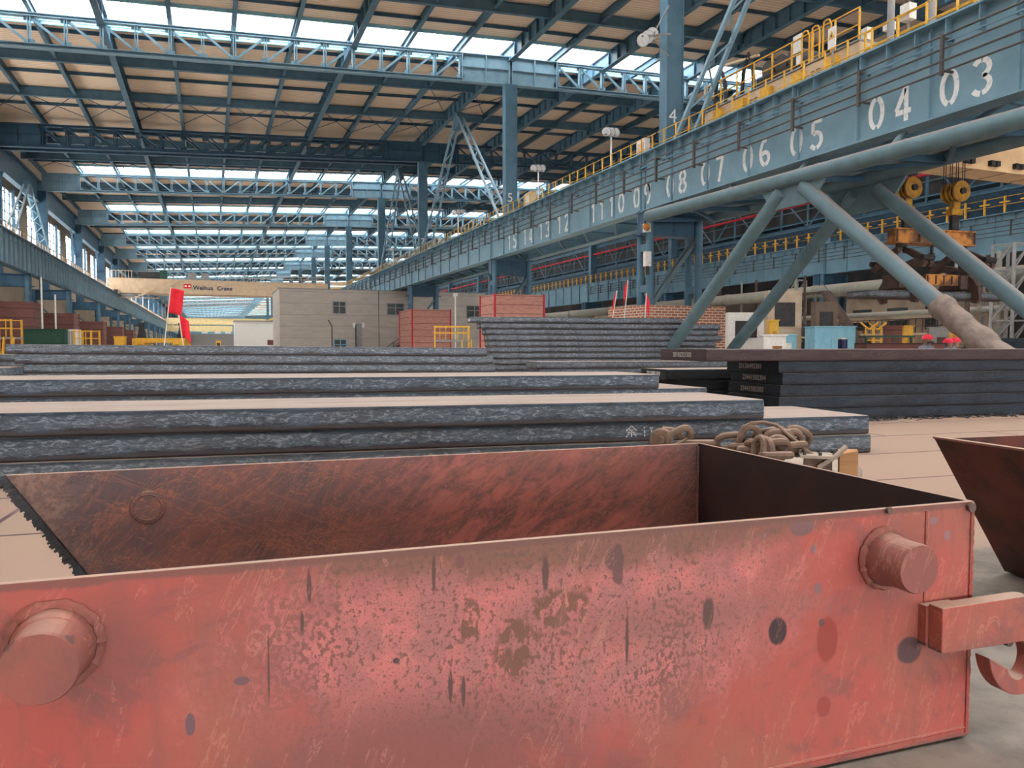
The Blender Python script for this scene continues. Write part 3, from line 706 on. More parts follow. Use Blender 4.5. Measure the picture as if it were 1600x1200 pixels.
we = struct(T('wall_back','x','x',(20,590.5,0))); del we['label']; del we['category']
MB().box((-20,590,0),(60,591,11)).build('lower_sheet', M['grey'], we); MB().box((-20,590,11),(60,591,25)).build('sheet', M['cyan'], we)

# ================================================================ LEFT HALL: bridge crane, far crane, buildings, guards
def bridge(name, label, y, z0, z1, x0, x1, mt, dep=1.4):
    o = T(name, label, 'crane', ((x0+x1)/2,y,z0), 0, None, 'thing')
    MB().box((x0,y,z0),(x1,y+dep,z1)).box((x0,y-.12,z1),(x1,y+dep+.12,z1+.08)).box((x0,y-.08,z0-.06),(x1,y+dep+.08,z0)).build('box_girder', mt, o)
    MB().box((x0,y+4.5,z0),(x1,y+4.5+dep,z1)).build('box_girder', mt, o)
    return o
o = bridge('bridge_crane','long beige overhead bridge crane with dark lettering across the left hall',150,11.1,13.55,-16.4,21.0,M['beige'])
MB().prism([(-16.4,11.1),(-14.6,11.1),(-14.6,10.9),(-16.4,10.9)],(0,149.6,0),(1,0,0),(0,0,1),(0,7,0)).build('end_carriage', M['beige'], o)
for yy in (149.9,155.9): MB().cyl((-15.5,yy,11.2),(-14.9,yy,11.2),.4,16).build('wheel', M['dark'], o, True)
text('lettering','Weihua  Crane',1.02,M['navy'],(.55,149.94,12.2),(1,0,0),(0,0,1),o,.01,.018,1.05)
MB().box((-4.35,149.93,12.1),(-3.05,149.97,12.85)).build('red_emblem', M['redflag'], o)
for x in (-4.0,-3.4): MB().box((x-.18,149.90,12.35),(x+.18,149.93,12.6)).build('emblem_mark', M['white'], o)
MB().box((-14.6,149.6,10.2),(-8.4,151,10.3)).build('service_platform', M['beige'], o)
MB().bar((-12.0,149.5,10.3),(-9.0,149.5,11.9),.18,.3).bar((-7.6,149.5,11.6),(-5.2,149.5,13.5),.18,.3).build('stair', M['beige'], o)
MB().bar((-12.0,149.4,11.4),(-9.0,149.4,13.0),.08,.08).bar((-7.6,149.4,12.7),(-5.2,149.4,14.6),.08,.08).build('stair_rail', M['beige'], o)
MB().box((-14.4,150.2,10.3),(-12.2,151.2,11.0)).build('electric_box', M['grey'], o)
for i,(a,b,h,mm) in enumerate(((-11.5,-8.2,1.2,'dark'),(-8.2,-7.0,1.5,'green'),(-3.6,-2.2,1.3,'grey'),(-1.4,-.1,1.3,'grey'))):
    MB().box((a,150.0,13.6),(b,151.2,13.6+h)).box((a+.2,149.95,13.8),(b-.2,150,13.5+h)).build('machinery_box', M[mm], o, bev=.05)
m = MB().tube([(-16.2,149.9,14.9),(-12.5,149.9,14.9)],.05,5)
for j in range(8): m.box((-16.2+j*.5,149.87,13.6),(-16.13+j*.5,149.93,14.9))
m.build('railing', M['beige'], o)
m = MB().tube([(1.5,149.9,14.7),(20.8,149.9,14.7)],.05,5).tube([(1.5,149.9,14.2),(20.8,149.9,14.2)],.04,5)
for j in range(14): m.box((1.5+j*1.45,149.87,13.6),(1.57+j*1.45,149.93,14.7))
m.build('railing', M['beige'], o)
o = bridge('bridge_crane','pale yellow overhead bridge crane far down the left hall',300,9.9,12.0,-14.6,19.2,M['cream'],1.6)
MB().box((-14.6,299.5,7.3),(7.5,299.9,9.4)).build('lower_panel', M['cream'], o)
MB().box((-15.6,299.6,10.9),(-14.6,306,11.4)).build('end_carriage', M['cream'], o)
for x in (-2,2.4,6): MB().box((x-1,299.3,6.6),(x+1,299.5,7.2)).build('flood_lamp', M['white'], o)

b = T('workshop_building','grey panelled two-storey building with small windows under the runway girders','building',(19,93,0),0,None,'thing')
MB().box((7.1,88,0),(31,98,7.98)).build('walls', M['panel'], b)
MB().box((7.0,87.92,7.98),(31.1,98.1,8.07)).build('roof_edge', M['grey'], b)
MB().box((18.0,87.96,0),(18.06,88,7.98)).build('joint_strip', M['dark'], b)
for (x0,z0,x1,z1) in ((12.85,5.33,14.26,6.65),(19.0,5.28,20.95,6.58),(12.95,.9,14.3,2.4),(28.6,5.0,30.6,6.5)):
    w = MB().box((x0,87.94,z0),(x1,87.97,z1)).build('window_pane', M['glassdk'], b)
    f = MB()
    for x in (x0,(x0+x1)/2,x1): f.box((x-.05,87.9,z0),(x+.05,87.96,z1))
    for z in (z0,z0+(z1-z0)*.62,z1): f.box((x0-.05,87.9,z-.04),(x1+.05,87.96,z+.04))
    f.build('window_frame', M['grey'] if z0 > 3 else M['cyan'], b)
MB().tube([(12.7,87.85,0),(12.7,87.85,3.9),(12.3,87.85,4.6)],.06,6).build('vent_pipe', M['rust'], b)
o = T('grey_flue','grey square duct with white lamps against the panelled building','duct',(15.6,87.6,0),0,None,'thing')
MB().box((15.3,87.3,0),(15.95,87.9,4.2)).build('duct', M['grey'], o); MB().tube([(15.25,87.2,0),(15.25,87.2,4.0)],.06,6).build('conduit', M['dark'], o)
for x in (15.1,16.1): MB().box((x-.14,87.3,3.75),(x+.14,87.6,4.3)).build('lamp', M['white'], o)
o = T('steel_stair','brown steel stair with handrail climbing the panelled building','stair',(19.8,87,0),0,None,'thing')
MB().bar((17.8,87.2,.1),(20.9,87.2,2.1),.9,.2).build('flight', M['dark'], o)
MB().tube([(17.8,86.8,1.0),(20.9,86.8,3.0),(21.8,86.8,3.0)],.04,6).tube([(17.8,86.8,.55),(20.9,86.8,2.55),(21.8,86.8,2.55)],.03,6).build('handrail', M['rust'], o)
m = MB()
for j in range(5): m.box((17.9+j*.75,86.78,.1+j*.48),(17.95+j*.75,86.82,1.05+j*.48))
m.build('balusters', M['rust'], o)
q = at(368,150); r_ = at(441,150)
b = T('pale_shed','cream low shed between the yellow crane and the grey building','building',((q.x+r_.x)/2,q.y,0),0,None,'thing')
MB().box((q.x,q.y,0),(r_.x+3,q.y+8,6.6)).build('walls', M['white'], b); MB().box((q.x-.1,q.y-.1,6.6),(r_.x+3,q.y+8,6.8)).build('roof', M['grey'], b)
MB().box((q.x+6,q.y-.06,2.0),(r_.x+2,q.y,3.0)).build('red_band', M['maroon'], b)

def guard(label, x0,x1,y0,y1,h,mt,strip=None,group='column guards'):
    o = T('column_guard',label,'guard',((x0+x1)/2,(y0+y1)/2,0),0,group,'thing')
    t_ = .12
    MB().box((x0,y0,0),(x1,y0+t_,h)).box((x0,y1-t_,0),(x1,y1,h)).box((x0,y0+t_,0),(x0+t_,y1-t_,h)).box((x1-t_,y0+t_,0),(x1,y1-t_,h)).build('panels', M[mt], o)
    if strip:
        for x,yy in ((x0,y0),(x1,y0),(x0,y1),(x1,y1)): MB().box((x-.07,yy-.07,0),(x+.07,yy+.07,h+.05)).build('corner_strip', M[strip], o)
    return o
guard('salmon red panelled guard round the base below column 5, right of the grey building',19.3,23.2,52.7,55.9,5.4,'salmon','redpipe')
guard('salmon red panelled guard at the corner of the grey building, below column 7',19.3,23.4,77.4,83,5.45,'salmon','redpipe')
guard('low brick wall guard round the legs below column 4',18.95,23.6,31.45,34.9,3.5,'brick')
for i,s in enumerate(SC[3:8]):
    guard(f'maroon panelled guard round a left wall column, {ORD[i]} from the left edge',-19.0,-14.5,s-2.2,s+2,5.5-.12*i,'maroon','maroon')
def lightmast(label, base, h, ncol, head=True):
    o = T('thin_mast',label,'mast',base,0,None,'thing'); x,y,z = base
    MB().cyl((x,y,z),(x,y,z+h),.06,8).build('pole', M['white'], o, True)
    if head: MB().box((x-.15,y-.15,z+h),(x+.15,y+.15,z+h+.25)).build('lamp', M['lampglass'], o)
lightmast("white thin mast with a small lamp between the two salmon guards",(at(712,62).x,at(712,62).y,0),5.6,0)
lightmast('white conduit pole before the maroon guards at the left',(at(68,56).x,at(68,56).y,0),6.6,0,False)
lightmast('thin grey pole standing right of the white conduit pole',(at(89,57).x,at(89,57).y,0),5.4,0,False)

# yard things behind the left slab stack
def rot(px): return R(-21.39)
o = T('green_container','dark green steel box behind the left slab stack','container',tuple(at(76,55)*1)[:2]+(0,),R(-12),None,'thing')
MB().box((-1.35,-.6,0),(1.35,.8,2.75)).build('shell', M['green'], o, local=True, bev=.03); MB().box((-1.4,-.65,2.75),(1.4,.85,2.82)).build('lid', M['green'], o, local=True)
for x in (-1.2,1.2): MB().box((x-.05,-.66,.2),(x+.05,-.6,2.6)).build('rib', M['green'], o, local=True)
o = T('steel_cabinet','pale grey ribbed cabinet right of the dark green box','cabinet',tuple(at(117,55.6))[:2]+(0,),R(-12),None,'thing')
MB().box((-.35,-.4,0),(.35,.4,2.8)).build('shell', M['white'], o, local=True, bev=.02)
for x in (-.2,.05): MB().box((x-.1,-.43,.2),(x+.1,-.4,2.7)).build('door', M['grey'], o, local=True)
def yplat(name,label,px,Z,w,h,deck,mt='yellow',cat='platform'):
    p_ = at(px,Z); o = T(name,label,cat,(p_.x,p_.y,0),R(-16),None,'thing')
    MB().box((-w/2,-.5,deck-.12),(w/2,.9,deck)).build('deck', M['grey'], o, local=True)
    for x in (-w/2+.06,w/2-.06):
        for y_ in (-.45,.85): MB().box((x-.05,y_-.05,0),(x+.05,y_+.05,h)).build('post', M[mt], o, local=True)
    m = MB()
    for z in (h-.05,(h+deck)/2): m.bar((-w/2,-.45,z),(w/2,-.45,z),.07,.07).bar((-w/2,.85,z),(w/2,.85,z),.07,.07)
    n = int(w/.35)
    for j in range(1,n): m.box((-w/2+w*j/n-.025,-.47,deck),(-w/2+w*j/n+.025,-.43,h))
    m.build('railing', M[mt], o, local=True)
    MB().bar((w/2+.1,-.9,0),(w/2+.1,-.5,deck),.08,.2).bar((w/2-.5,-.9,0),(w/2-.5,-.5,deck),.08,.2).build('ladder', M[mt], o, local=True)
    return o
yplat('access_platform','yellow railed platform with a grey deck at the left edge',7,52,1.6,3.4,2.2)
yplat('access_platform','small yellow step platform right of the pale cabinet',135,54,1.25,2.7,1.6)
yplat('access_platform','yellow railed platform between the salmon guard and the tall slab stack',706,50,2.3,2.9,2.0)
o = T('waste_bin','yellow square bin behind the left slab stack','bin',tuple(at(189,56))[:2]+(0,),R(-10),None,'thing')
MB().prism([(-.28,0),(.28,0),(.34,2.3),(-.34,2.3)],(0,-.3,0),(1,0,0),(0,0,1),(0,.6,0)).build('tub', M['yellow'], o, local=True); MB().box((-.37,-.33,2.2),(.37,.33,2.32)).build('rim', M['yellow'], o, local=True)
o = T('transfer_car','low yellow transfer car with two dark posts behind the left stack','cart',tuple(at(253,58))[:2]+(0,),R(-16),None,'thing')
MB().box((-1.9,-.6,1.85),(1.9,.8,2.2)).box((-1.9,-.62,1.6),(-1.0,.82,2.05)).box((1.0,-.62,1.6),(1.9,.82,2.05)).build('frame', M['yellow'], o, local=True, bev=.02)
for x in (-1.3,1.3):
    for y_ in (-.62,.7): MB().cyl((x,y_,1.35),(x,y_+.1,1.35),.4,14).build('wheel', M['dark'], o, local=True)
MB().box((-1.9,-.5,.3),(1.9,.7,.96)).box((-1.9,-.5,0),(1.9,.7,.3)).build('rail_bed', M['dark'], o, local=True)
for x in (-1.4,1.5): MB().prism([(-.28,2.2),(.28,2.2),(.12,3.05),(.2,3.35),(-.2,3.35),(-.12,3.05)],(x,-.2,0),(1,0,0),(0,0,1),(0,.4,0)).build('post', M['dark'], o, local=True)
o = T('marker_post','short yellow post on the yard right of the red flags','post',tuple(at(342,50))[:2]+(0,),0,None,'thing')
MB().box((-.16,-.16,0),(.16,.16,1.95)).build('post', M['yellow'], o, local=True); MB().box((-.1,-.17,1.2),(.1,-.16,1.8)).build('plate', M['dark'], o, local=True)

def flag(label, px, pyt, pyb, Z, w, droop, lean=0.0, z0=0, sgn=1):
    """red cloth on a thin pole; pyt/pyb picture rows of the hem"""
    pt = at(px,Z,pyt); pb = at(px-lean,Z,pyb); o = T('flag',label,'flag',(pb.x,pb.y,z0),0,'red flags','thing')
    u = (pt-pb); ft = pb - u.normalized()*((pb.z-z0)/u.normalized().z)
    MB().tube([ft,pt+u.normalized()*.05],.025,6).build('pole', M['white'], o)
    rt = Vector((math.cos(R(21.39)),-math.sin(R(21.39)),0))*sgn; fw = Vector((math.sin(R(21.39)),math.cos(R(21.39)),0))
    vs = []; fs = []; n,mm = 12,10
    for i in range(n+1):
        for j in range(mm+1):
            a,b_ = i/n, j/mm
            p = pt.lerp(pb,b_) + rt*(a*w*(1-.25*b_*droop)) - Vector((0,0,1))*(a*a*droop*(.7+.3*b_)) + fw*(.10*w*math.sin(a*7+b_*2)*a)
            vs.append(p)
    for i in range(n):
        for j in range(mm): k = i*(mm+1)+j; fs.append((k,k+1,k+mm+2,k+mm+1))
    c = MB().add(vs,fs).build('cloth', M['redflag'], o, True)
    sm = c.modifiers.new('thickness','SOLIDIFY'); sm.thickness = .012
    return o
flag('larger red flag with a white hem, flying above the yellow transfer car',269,451,489,36,.62,.16,5)
flag('smaller red flag below and right of the larger one, left of the yard',281,494,526,36,.45,.36,-4)
flag('red flag at the left of three before the brick guard',963,456,482,37,.30,.55,4,0,-.5)
flag('red flag on the tallest pole before the brick guard',980,440,464,37,.24,.5,2,0,-.7)
flag('red flag hanging in front of the brick guard corner',1009,460,480,35.4,.16,.6,1)

# ================================================================ FLOODLIGHTS and boxes on the girder
def floods(label, base, h, n, aim, sp=.42, r=.24):
    x,y,z = base; o = T('floodlight',label,'lamp',base,0,'floodlight clusters','thing')
    MB().cyl((x,y,z),(x,y,z+h),.05,8).build('pole', M['white'], o)
    MB().bar((x-sp*n/2,y-sp*n*.3,z+h),(x+sp*n/2,y+sp*n*.3,z+h+.25),.07,.07).build('cross_arm', M['grey'], o)
    d = Vector(aim).normalized()
    for k in range(n):
        f = (k+.5)/n-.5; c = Vector((x+sp*n*f, y+sp*n*.6*f, z+h+.3+.25*f))
        MB().tube([c-d*.34,c-d*.2,c,c+d*.08],[.10,.18,r,r+.02],14).build('lamp_housing', M['grey'], o, True)
        MB().tube([c+d*.08,c+d*.10],[r-.01,r*.6],14).build('lens', M['lampglass'], o, True)
    return o
o = T('floodlight','three round floodlights on a bracket at the left side of column 4','lamp',(20.9,32.6,17.2),0,'floodlight clusters','thing')
q = at(1008,37.4,68); d = Vector((-.55,-.75,-.35)).normalized()
MB().bar((20.9,32.55,18.0),(q.x+.3,q.y,q.z+.15),.06,.06).bar((20.9,32.55,15.6),(q.x+.2,q.y,q.z),.05,.05).bar((20.9,32.4,q.z+.3),(q.x-.5,q.y-.3,q.z-.15),.08,.08).build('bracket', M['grey'], o)
for k in range(3):
    c = q + Vector((.36,.18,.26))*(k-1)
    MB().tube([c-d*.4,c-d*.22,c,c+d*.08],[.1,.2,.29,.31],16).build('lamp_housing', M['grey'], o, True)
    MB().tube([c+d*.08,c+d*.11],[.29,.18],16).build('lens', M['lampglass'], o, True)
floods('row of white floodlights on poles above the 08 and 09 girder section',(20.7,37.9,10.85),2.2,3,(-.5,-.6,-.5))
floods('floodlight cluster on a pole above the 11 girder section',(20.7,48.0,10.85),2.4,3,(-.5,-.6,-.5))
floods('floodlight cluster on a pole beyond column 5',(20.7,66.0,10.85),2.4,3,(-.5,-.6,-.5))
floods('small floodlight cluster on a pole before column 7',(20.7,92.0,10.85),2.2,2,(-.5,-.6,-.5))
o = T('junction_box','white box on the handrail left of the foot of column 4','box',(20.75,34.6,10.84),0,None,'thing')
MB().box((20.6,34.2,10.84),(20.9,35.0,12.1)).build('case', M['white'], o); MB().box((20.58,34.3,11.2),(20.6,34.9,11.9)).build('door', M['beige'], o)
o = T('junction_box','pale box on the girder walkway right of column 5','box',(20.75,49.6,10.84),0,None,'thing')
MB().box((20.6,49.0,10.84),(20.9,50.2,12.2)).build('case', M['beige'], o); MB().box((20.58,49.2,11.2),(20.6,50.0,12.0)).build('door', M['white'], o)
o = T('siren_box','orange round beacon on the left leg below column 4','beacon',(19.7,32.4,7.2),0,None,'thing')
MB().cyl((19.55,32.2,7.25),(19.4,32.0,7.25),.17,14).build('lens', M['orange'], o, True); MB().box((19.5,32.15,7.05),(19.75,32.5,7.45)).build('base', M['white'], o)
o = T('control_box','white box hung on the left leg below column 4','box',(19.6,32.2,5.5),0,None,'thing')
MB().box((19.45,32.1,5.4),(19.75,32.35,6.1)).build('case', M['white'], o); MB().cyl((19.6,32.2,5.0),(19.6,32.2,5.4),.09,8).build('lamp', M['dark'], o)

# ================================================================ RIGHT HALL CRANE: carriage, bridge, trolley, hooks, tongs
o = T('overhead_crane','beige and yellow overhead crane riding on the twin girders at top right','crane',(35,26.5,10.95),0,None,'thing')
MB().box((22.25,22.0,11.3),(23.1,31.5,12.7)).build('end_carriage', M['beige'], o, bev=.04)
for yy in (22.6,24.2,29.0,30.8): MB().cyl((22.45,yy,11.3),(22.95,yy,11.3),.36,16).build('wheel', M['dark'], o, True)
for j,yy in enumerate((23.2,25.0,26.9,28.6,30.2)): MB().box((22.0,yy-.28,11.4),(22.25,yy+.28,12.5)).build('yellow_panel', M['yellow'], o)
for yy in (24.1,27.8):
    MB().box((22.18,yy-.5,11.5),(22.25,yy+.5,12.4)).build('louvre_panel', M['beige'], o)
    m = MB()
    for a in range(5):
        for b_ in range(2): m.box((22.15,yy-.25+b_*.3,11.65+a*.15),(22.18,yy-.05+b_*.3,11.72+a*.15))
    m.build('louvre_slots', M['dark'], o)['kind'] = 'stuff'
MB().box((22.2,22,12.7),(24.0,31.5,12.76)).build('walkway_plate', M['grey'], o)
for z in (13.3,13.9): MB().tube([(22.25,22.0,z),(22.25,31.4,z)],.03,6).build('handrail', M['yellow'], o)
for j in range(9): MB().box((22.22,22.0+j*1.17,12.76),(22.28,22.06+j*1.17,13.92)).build('post', M['yellow'], o)
for yy in (23.35,23.95,24.5):  # looped handrails
    MB().tube([(22.2,yy,12.7),(22.2,yy,13.8),(22.2,yy+.1,14.0),(22.2,yy+.25,14.05),(22.2,yy+.38,14.0),(22.2,yy+.42,13.8),(22.2,yy+.42,12.7)],.035,6).build('ladder_hoop', M['yellow'], o)
for y0 in (25.7,26.5,27.3): MB().cyl((22.5,y0,13.45),(23.7,y0+.1,13.45),.36,16).build('motor', M['conduct'], o, True)
MB().box((22.4,25.2,12.8),(23.8,27.9,13.15)).build('motor_bed', M['dark'], o)
MB().box((22.26,25.0,13.4),(22.32,25.5,14.1)).box((22.26,25.0,12.9),(22.32,25.3,13.3)).build('white_plate', M['white'], o)
for yy in (28.3,30.3): MB().tube([(22.6,yy,12.75),(22.6,yy+.1,13.9),(22.6,yy+.4,14.6),(22.6,yy+.75,13.9),(22.6,yy+.85,12.75)],.09,8).build('cable_loop', M['dark'], o, True)
MB().tube([(22.6,30.6,14.7),(22.6,28.0,14.3)],.06,8).build('spar', M['beige'], o)
s_ = MB().box((21.9,22.82,12.72),(21.93,23.2,13.5)).build('warning_sign', M['white'], o)
MB().prism([(22.86,13.08),(23.16,13.08),(23.01,13.38)],(21.88,0,0),(0,1,0),(0,0,1),(.02,0,0)).build('warning_triangle', M['yellow'], s_)
MB().prism([(22.97,13.14),(23.05,13.14),(23.01,13.28)],(21.87,0,0),(0,1,0),(0,0,1),(.01,0,0)).build('warning_mark', M['dark'], s_)
MB().tube([(21.95,23.0,11.3),(21.95,23.0,12.8)],.03,6).build('sign_post', M['grey'], o)
# platform to the right of the sign
MB().box((22.3,17.5,11.6),(25.5,21.9,11.7)).build('side_platform', M['beige'], o)
for z in (12.3,12.9): MB().tube([(22.35,21.9,z),(22.35,17.5,z),(25.4,17.5,z)],.03,6).build('handrail', M['yellow'], o)
for yy in (17.5,18.9,20.4,21.8): MB().box((22.32,yy,11.7),(22.38,yy+.06,12.92)).build('post', M['yellow'], o)
for yy,h in ((22.0,13.25),(21.0,13.1)): MB().box((22.6,yy,12.8),(22.9,yy+.3,h)).build('sensor_box', M['white'], o)
for y0 in (18.2,23.4):
    MB().box((23.1,y0,9.05),(51.35,y0+1.3,11.5)).box((23.1,y0-.08,9.0),(51.35,y0+1.38,9.06)).build('box_girder', M['beigehot'], o)
    m = MB()
    for x in range(24,51,2): m.box((x-.015,y0+.02,8.985),(x+.015,y0+1.28,9.0))
    m.build('underside_seams', M['rust'], o)['kind'] = 'stuff'
for j in range(10):
    for dx in (0,.32): MB().box((26.4+j*1.5+dx,23.22,9.2),(26.62+j*1.5+dx,23.4,9.42)).build('cable_clip', M['dark'], o)
MB().box((51.6,17.2,11.0),(52.4,26.3,12.2)).build('end_carriage', M['beige'], o)
MB().box((24.6,18.3,11.55),(30,24.6,12.2)).box((25.2,19.2,12.2),(29.4,24,13.2)).build('trolley', M['grey'], o)
# slab hanging frame: e1 along the slab, e2 across it
CY = R(-5); e1 = Vector((math.cos(CY),math.sin(CY),0)); e2 = Vector((-math.sin(CY),math.cos(CY),0)); FS = .86; K = Vector((26.62*FS,25.5*FS,0)); UP = Vector((0,0,1))
def kp(a,b_,z): return K + e1*a*FS + e2*b_*FS + UP*(1.5+(z-1.5)*FS)
for lab,a in (('left',2.55),('right',5.25)):
    h = T('hook_block',f'yellow sheave hook block on wire ropes, {lab} one of the pair','hook block',tuple(kp(a,.7,7.4)),0,'yellow hook blocks','thing')
    for k,rr in ((-.34,.47),(-.12,.44),(.12,.44),(.34,.47)):
        MB().cyl(kp(a,.7+k-.05,8.6),kp(a,.7+k+.05,8.6),rr*FS,24).build('sheave', M['yellowold'], h, True)
    MB().cyl(kp(a,.2,8.6),kp(a,1.2,8.6),.12,12).build('axle', M['dark'], h, True)
    MB().box(kp(a-.2,.55,7.75),kp(a+.2,.85,8.3)).box(kp(a-.33,.5,7.55),kp(a+.33,.9,7.85)).build('yoke', M['yellowold'], h, bev=.03)
    MB().box(kp(a-.22,.58,6.55),kp(a+.22,.82,7.6)).build('hanger_plate', M['dark'], h, bev=.03)
    for dx in (-.42,-.3,.3,.42):
        for dy in (-.1,.25): MB().cyl(kp(a+dx,.7+dy,8.6),kp(a+dx,.7+dy,13.2),.018,5).build('rope', M['dark'], h)
tg = T('slab_tongs','rusty orange spreader beam with two pairs of slab tongs','tongs',tuple(kp(4,.7,4)),0,None,'thing')
MB().bar(kp(1.75,.7,6.48),kp(6.1,.7,6.48),.43,.48).bar(kp(1.7,.7,6.78),kp(6.15,.7,6.78),.62,.06).bar(kp(1.7,.7,6.18),kp(6.15,.7,6.18),.62,.06).build('spreader_beam', M['orange'], tg)
for x in (1.75,3.0,4.4,6.1): MB().bar(kp(x,.35,6.2),kp(x,.35,6.76),.06,.04,e2).build('beam_rib', M['rust'], tg)
for a in (2.3,5.7):
    pl_ = lambda poly, off, th: MB().prism(poly, kp(a+off,.7,1.5-1.5/FS), e2*FS, UP*FS, e1*th*1.2)
    for sg in (-1,1):
        lk = [(sg*-.05,6.25),(sg*.25,6.2),(sg*.95,5.85),(sg*1.5,5.5),(sg*1.58,5.38),(sg*1.42,5.22),(sg*.85,5.55),(sg*.15,5.95),(sg*-.08,6.0)]
        pl_(lk, -.25 if sg>0 else .12, .13).build('link_arm', M['rust'], tg, bev=.015)
        MB().cyl(kp(a-.3,.7+sg*1.5,5.38),kp(a+.3,.7+sg*1.5,5.38),.11,14).build('knuckle_pin', M['dark'], tg, True)
        arm = [(sg*1.62,5.42),(sg*1.45,5.22),(sg*.9,5.3),(sg*.45,5.02),(sg*.0,4.6),(sg*-.45,4.32),(sg*-.72,4.02),(sg*-.66,3.78),(sg*-.95,3.72),(sg*-1.12,3.95),(sg*-1.05,4.45),(sg*-.75,4.85),(sg*-.2,5.2),(sg*.4,5.5),(sg*.9,5.62),(sg*1.45,5.58)]
        pl_(arm, -.11 if sg>0 else -.26, .15).build('tong_arm', M['rust'], tg, bev=.02)
    MB().cyl(kp(a-.32,.7,4.85),kp(a+.32,.7,4.85),.16,16).build('pivot_pin', M['dark'], tg, True)
    MB().bar(kp(a-.55,.7,4.45),kp(a+.45,.7,4.45),.9,.55).build('pad_box', M['rust'], tg, bev=.04)
    MB().cyl(kp(a,.7,6.0),kp(a,.7,6.3),.2,12).build('top_joint', M['dark'], tg, True)
MB().bar(kp(3.3,.45,4.55),kp(5.2,.45,4.55),.3,.42).build('tie_beam', M['orange'], tg)
for x in (3.4,3.85,4.3,4.75,5.15): MB().bar(kp(x,.27,4.36),kp(x,.27,4.74),.05,.06,e2).build('tie_rib', M['rust'], tg)
MB().cyl(kp(4.0,.7,5.75),kp(4.0,.7,6.2),.06,8).cyl(kp(4.0,.7,5.55),kp(4.0,.7,5.8),.1,10).build('lock_pin', M['dark'], tg)

# ================================================================ RIGHT HALL BACKGROUND
def piperun(name,label,x,z,r,y0,y1,mt,cat='pipe'):
    o = T(name,label,cat,(x,(y0+y1)/2,z-r),0,None,'thing')
    MB().cyl((x,y0,z),(x,y1,z),r,20).build('pipe', mt, o, True)
    yy = y0+6
    while yy < y1: MB().cyl((x,yy-.12,z),(x,yy+.12,z),r+.07,20).build('flange', mt, o, True); yy += 12
    return o
o = piperun('gas_pipe','fat dusty grey pipe running below the far runway girder',48.3,6.23,.53,22,190,M['pipegrey'])
for yy in (33,50,67,84,101,118): MB().box((48.0,yy-.15,0),(48.6,yy+.15,5.7)).build('pipe_support', M['grey'], o)
piperun('thin_pipe','thin red pipe above the far runway girder',52.6,15.1,.13,22,200,M['redpipe'])
piperun('thin_pipe','slim grey pipe low along the far side of the right hall',47.3,4.0,.2,30,120,M['pipegrey'])
for i,(a,b) in enumerate(list(zip(SC[0:8],SC[1:9]))):
    o = T('service_truss',f'blue lattice service gallery above the far girder, {ORD[i]} span','truss',(53.2,(a+b)/2,12.6),0,'service galleries','thing')
    MB().ibeam((53.2,a,12.9),(53.2,b,12.9),.3,.3).ibeam((53.2,a,16.3),(53.2,b,16.3),.5,.4).box((53.0,a,13.4),(54.4,b,13.5)).build('chords', M['blue'], o)
    m = MB(); n = 7
    for j in range(n):
        p,q = a+(b-a)*j/n, a+(b-a)*(j+1)/n
        m.bar((53.2,p,12.9),(53.2,p,16.3),.16,.16).bar((53.2,p,12.9 if j%2 else 16.3),(53.2,q,16.3 if j%2 else 12.9),.12,.12)
    m.build('web_lattice', M['blue'], o)
    MB().tube([(52.9,a,14.6),(52.9,b,14.6)],.05,5).build('rail', M['pipe'], o)
    MB().box((53.6,a+.5,18.0),(53.8,b-.5,19.5)).build('blue_panel', M['bluedk'], o)
def shed(label,x,y0,y1,z0,z1,mt,nwin,deep=5,cat='building'):
    o = T('control_room',label,cat,(x,(y0+y1)/2,0),0,None,'thing')
    MB().box((x,y0,0),(x+deep,y1,z1)).build('walls', M[mt], o)
    MB().box((x-.3,y0-.2,z1),(x+deep,y1+.2,z1+.18)).build('roof_slab', M['rust'], o)
    MB().box((x-1.3,y0,z0-.15),(x,y1,z0)).build('balcony', M['beige'], o)
    m = MB()
    for z in (z0+.5,z0+1.05): m.tube([(x-1.25,y0,z),(x-1.25,y1,z)],.04,5)
    n = int((y1-y0)/.6)
    for j in range(n+1): m.box((x-1.28,y0+(y1-y0)*j/n-.025,z0),(x-1.22,y0+(y1-y0)*j/n+.025,z0+1.05))
    m.build('balcony_rail', M['rust'], o)
    for j in range(nwin):
        yc = y0+(y1-y0)*(j+.5)/nwin; w = (y1-y0)/nwin*.55
        MB().box((x-.05,yc-w/2,.3),(x,yc+w/2,z0-.5)).build('doorway', M['dark'], o)
        MB().box((x-.05,yc-w/2,z0+.3),(x,yc+w/2,min(z1-.6,z0+2.0))).build('window_pane', M['glassdk'], o)
    return o
shed('stained beige control block with a railed balcony behind the tongs',51.2-1.0,40,50.5,2.6,5.7,'beigewall',3,cat='building')
shed('brown control block with dark doorways below the far girder, left of the tongs',50.8,57.5,76,3.0,6.6,'brownwall',5)
shed('beige wall block with doorways far along the right hall',51,82,98,3.4,6.2,'beigewall',4)
shed('brown cladding block at the right edge under the far girder',51,22,31.8,3.2,6.6,'brownwall',4)
o = T('long_beam','weathered beige crane beam resting across the beige control block','beam',(49.4,44,3),0,None,'thing')
MB().bar((49.4,37,3.95),(49.4,51,3.75),.35,.5).build('beam', M['beigewall'], o); MB().box((49.25,40.6,0),(49.55,41,3.65)).box((49.25,50,0),(49.55,50.4,3.5)).build('support', M['grey'], o)
o = T('steel_stair','dark steel stair slanting down before the beige control block','stair',(46.5,47,0),0,None,'thing')
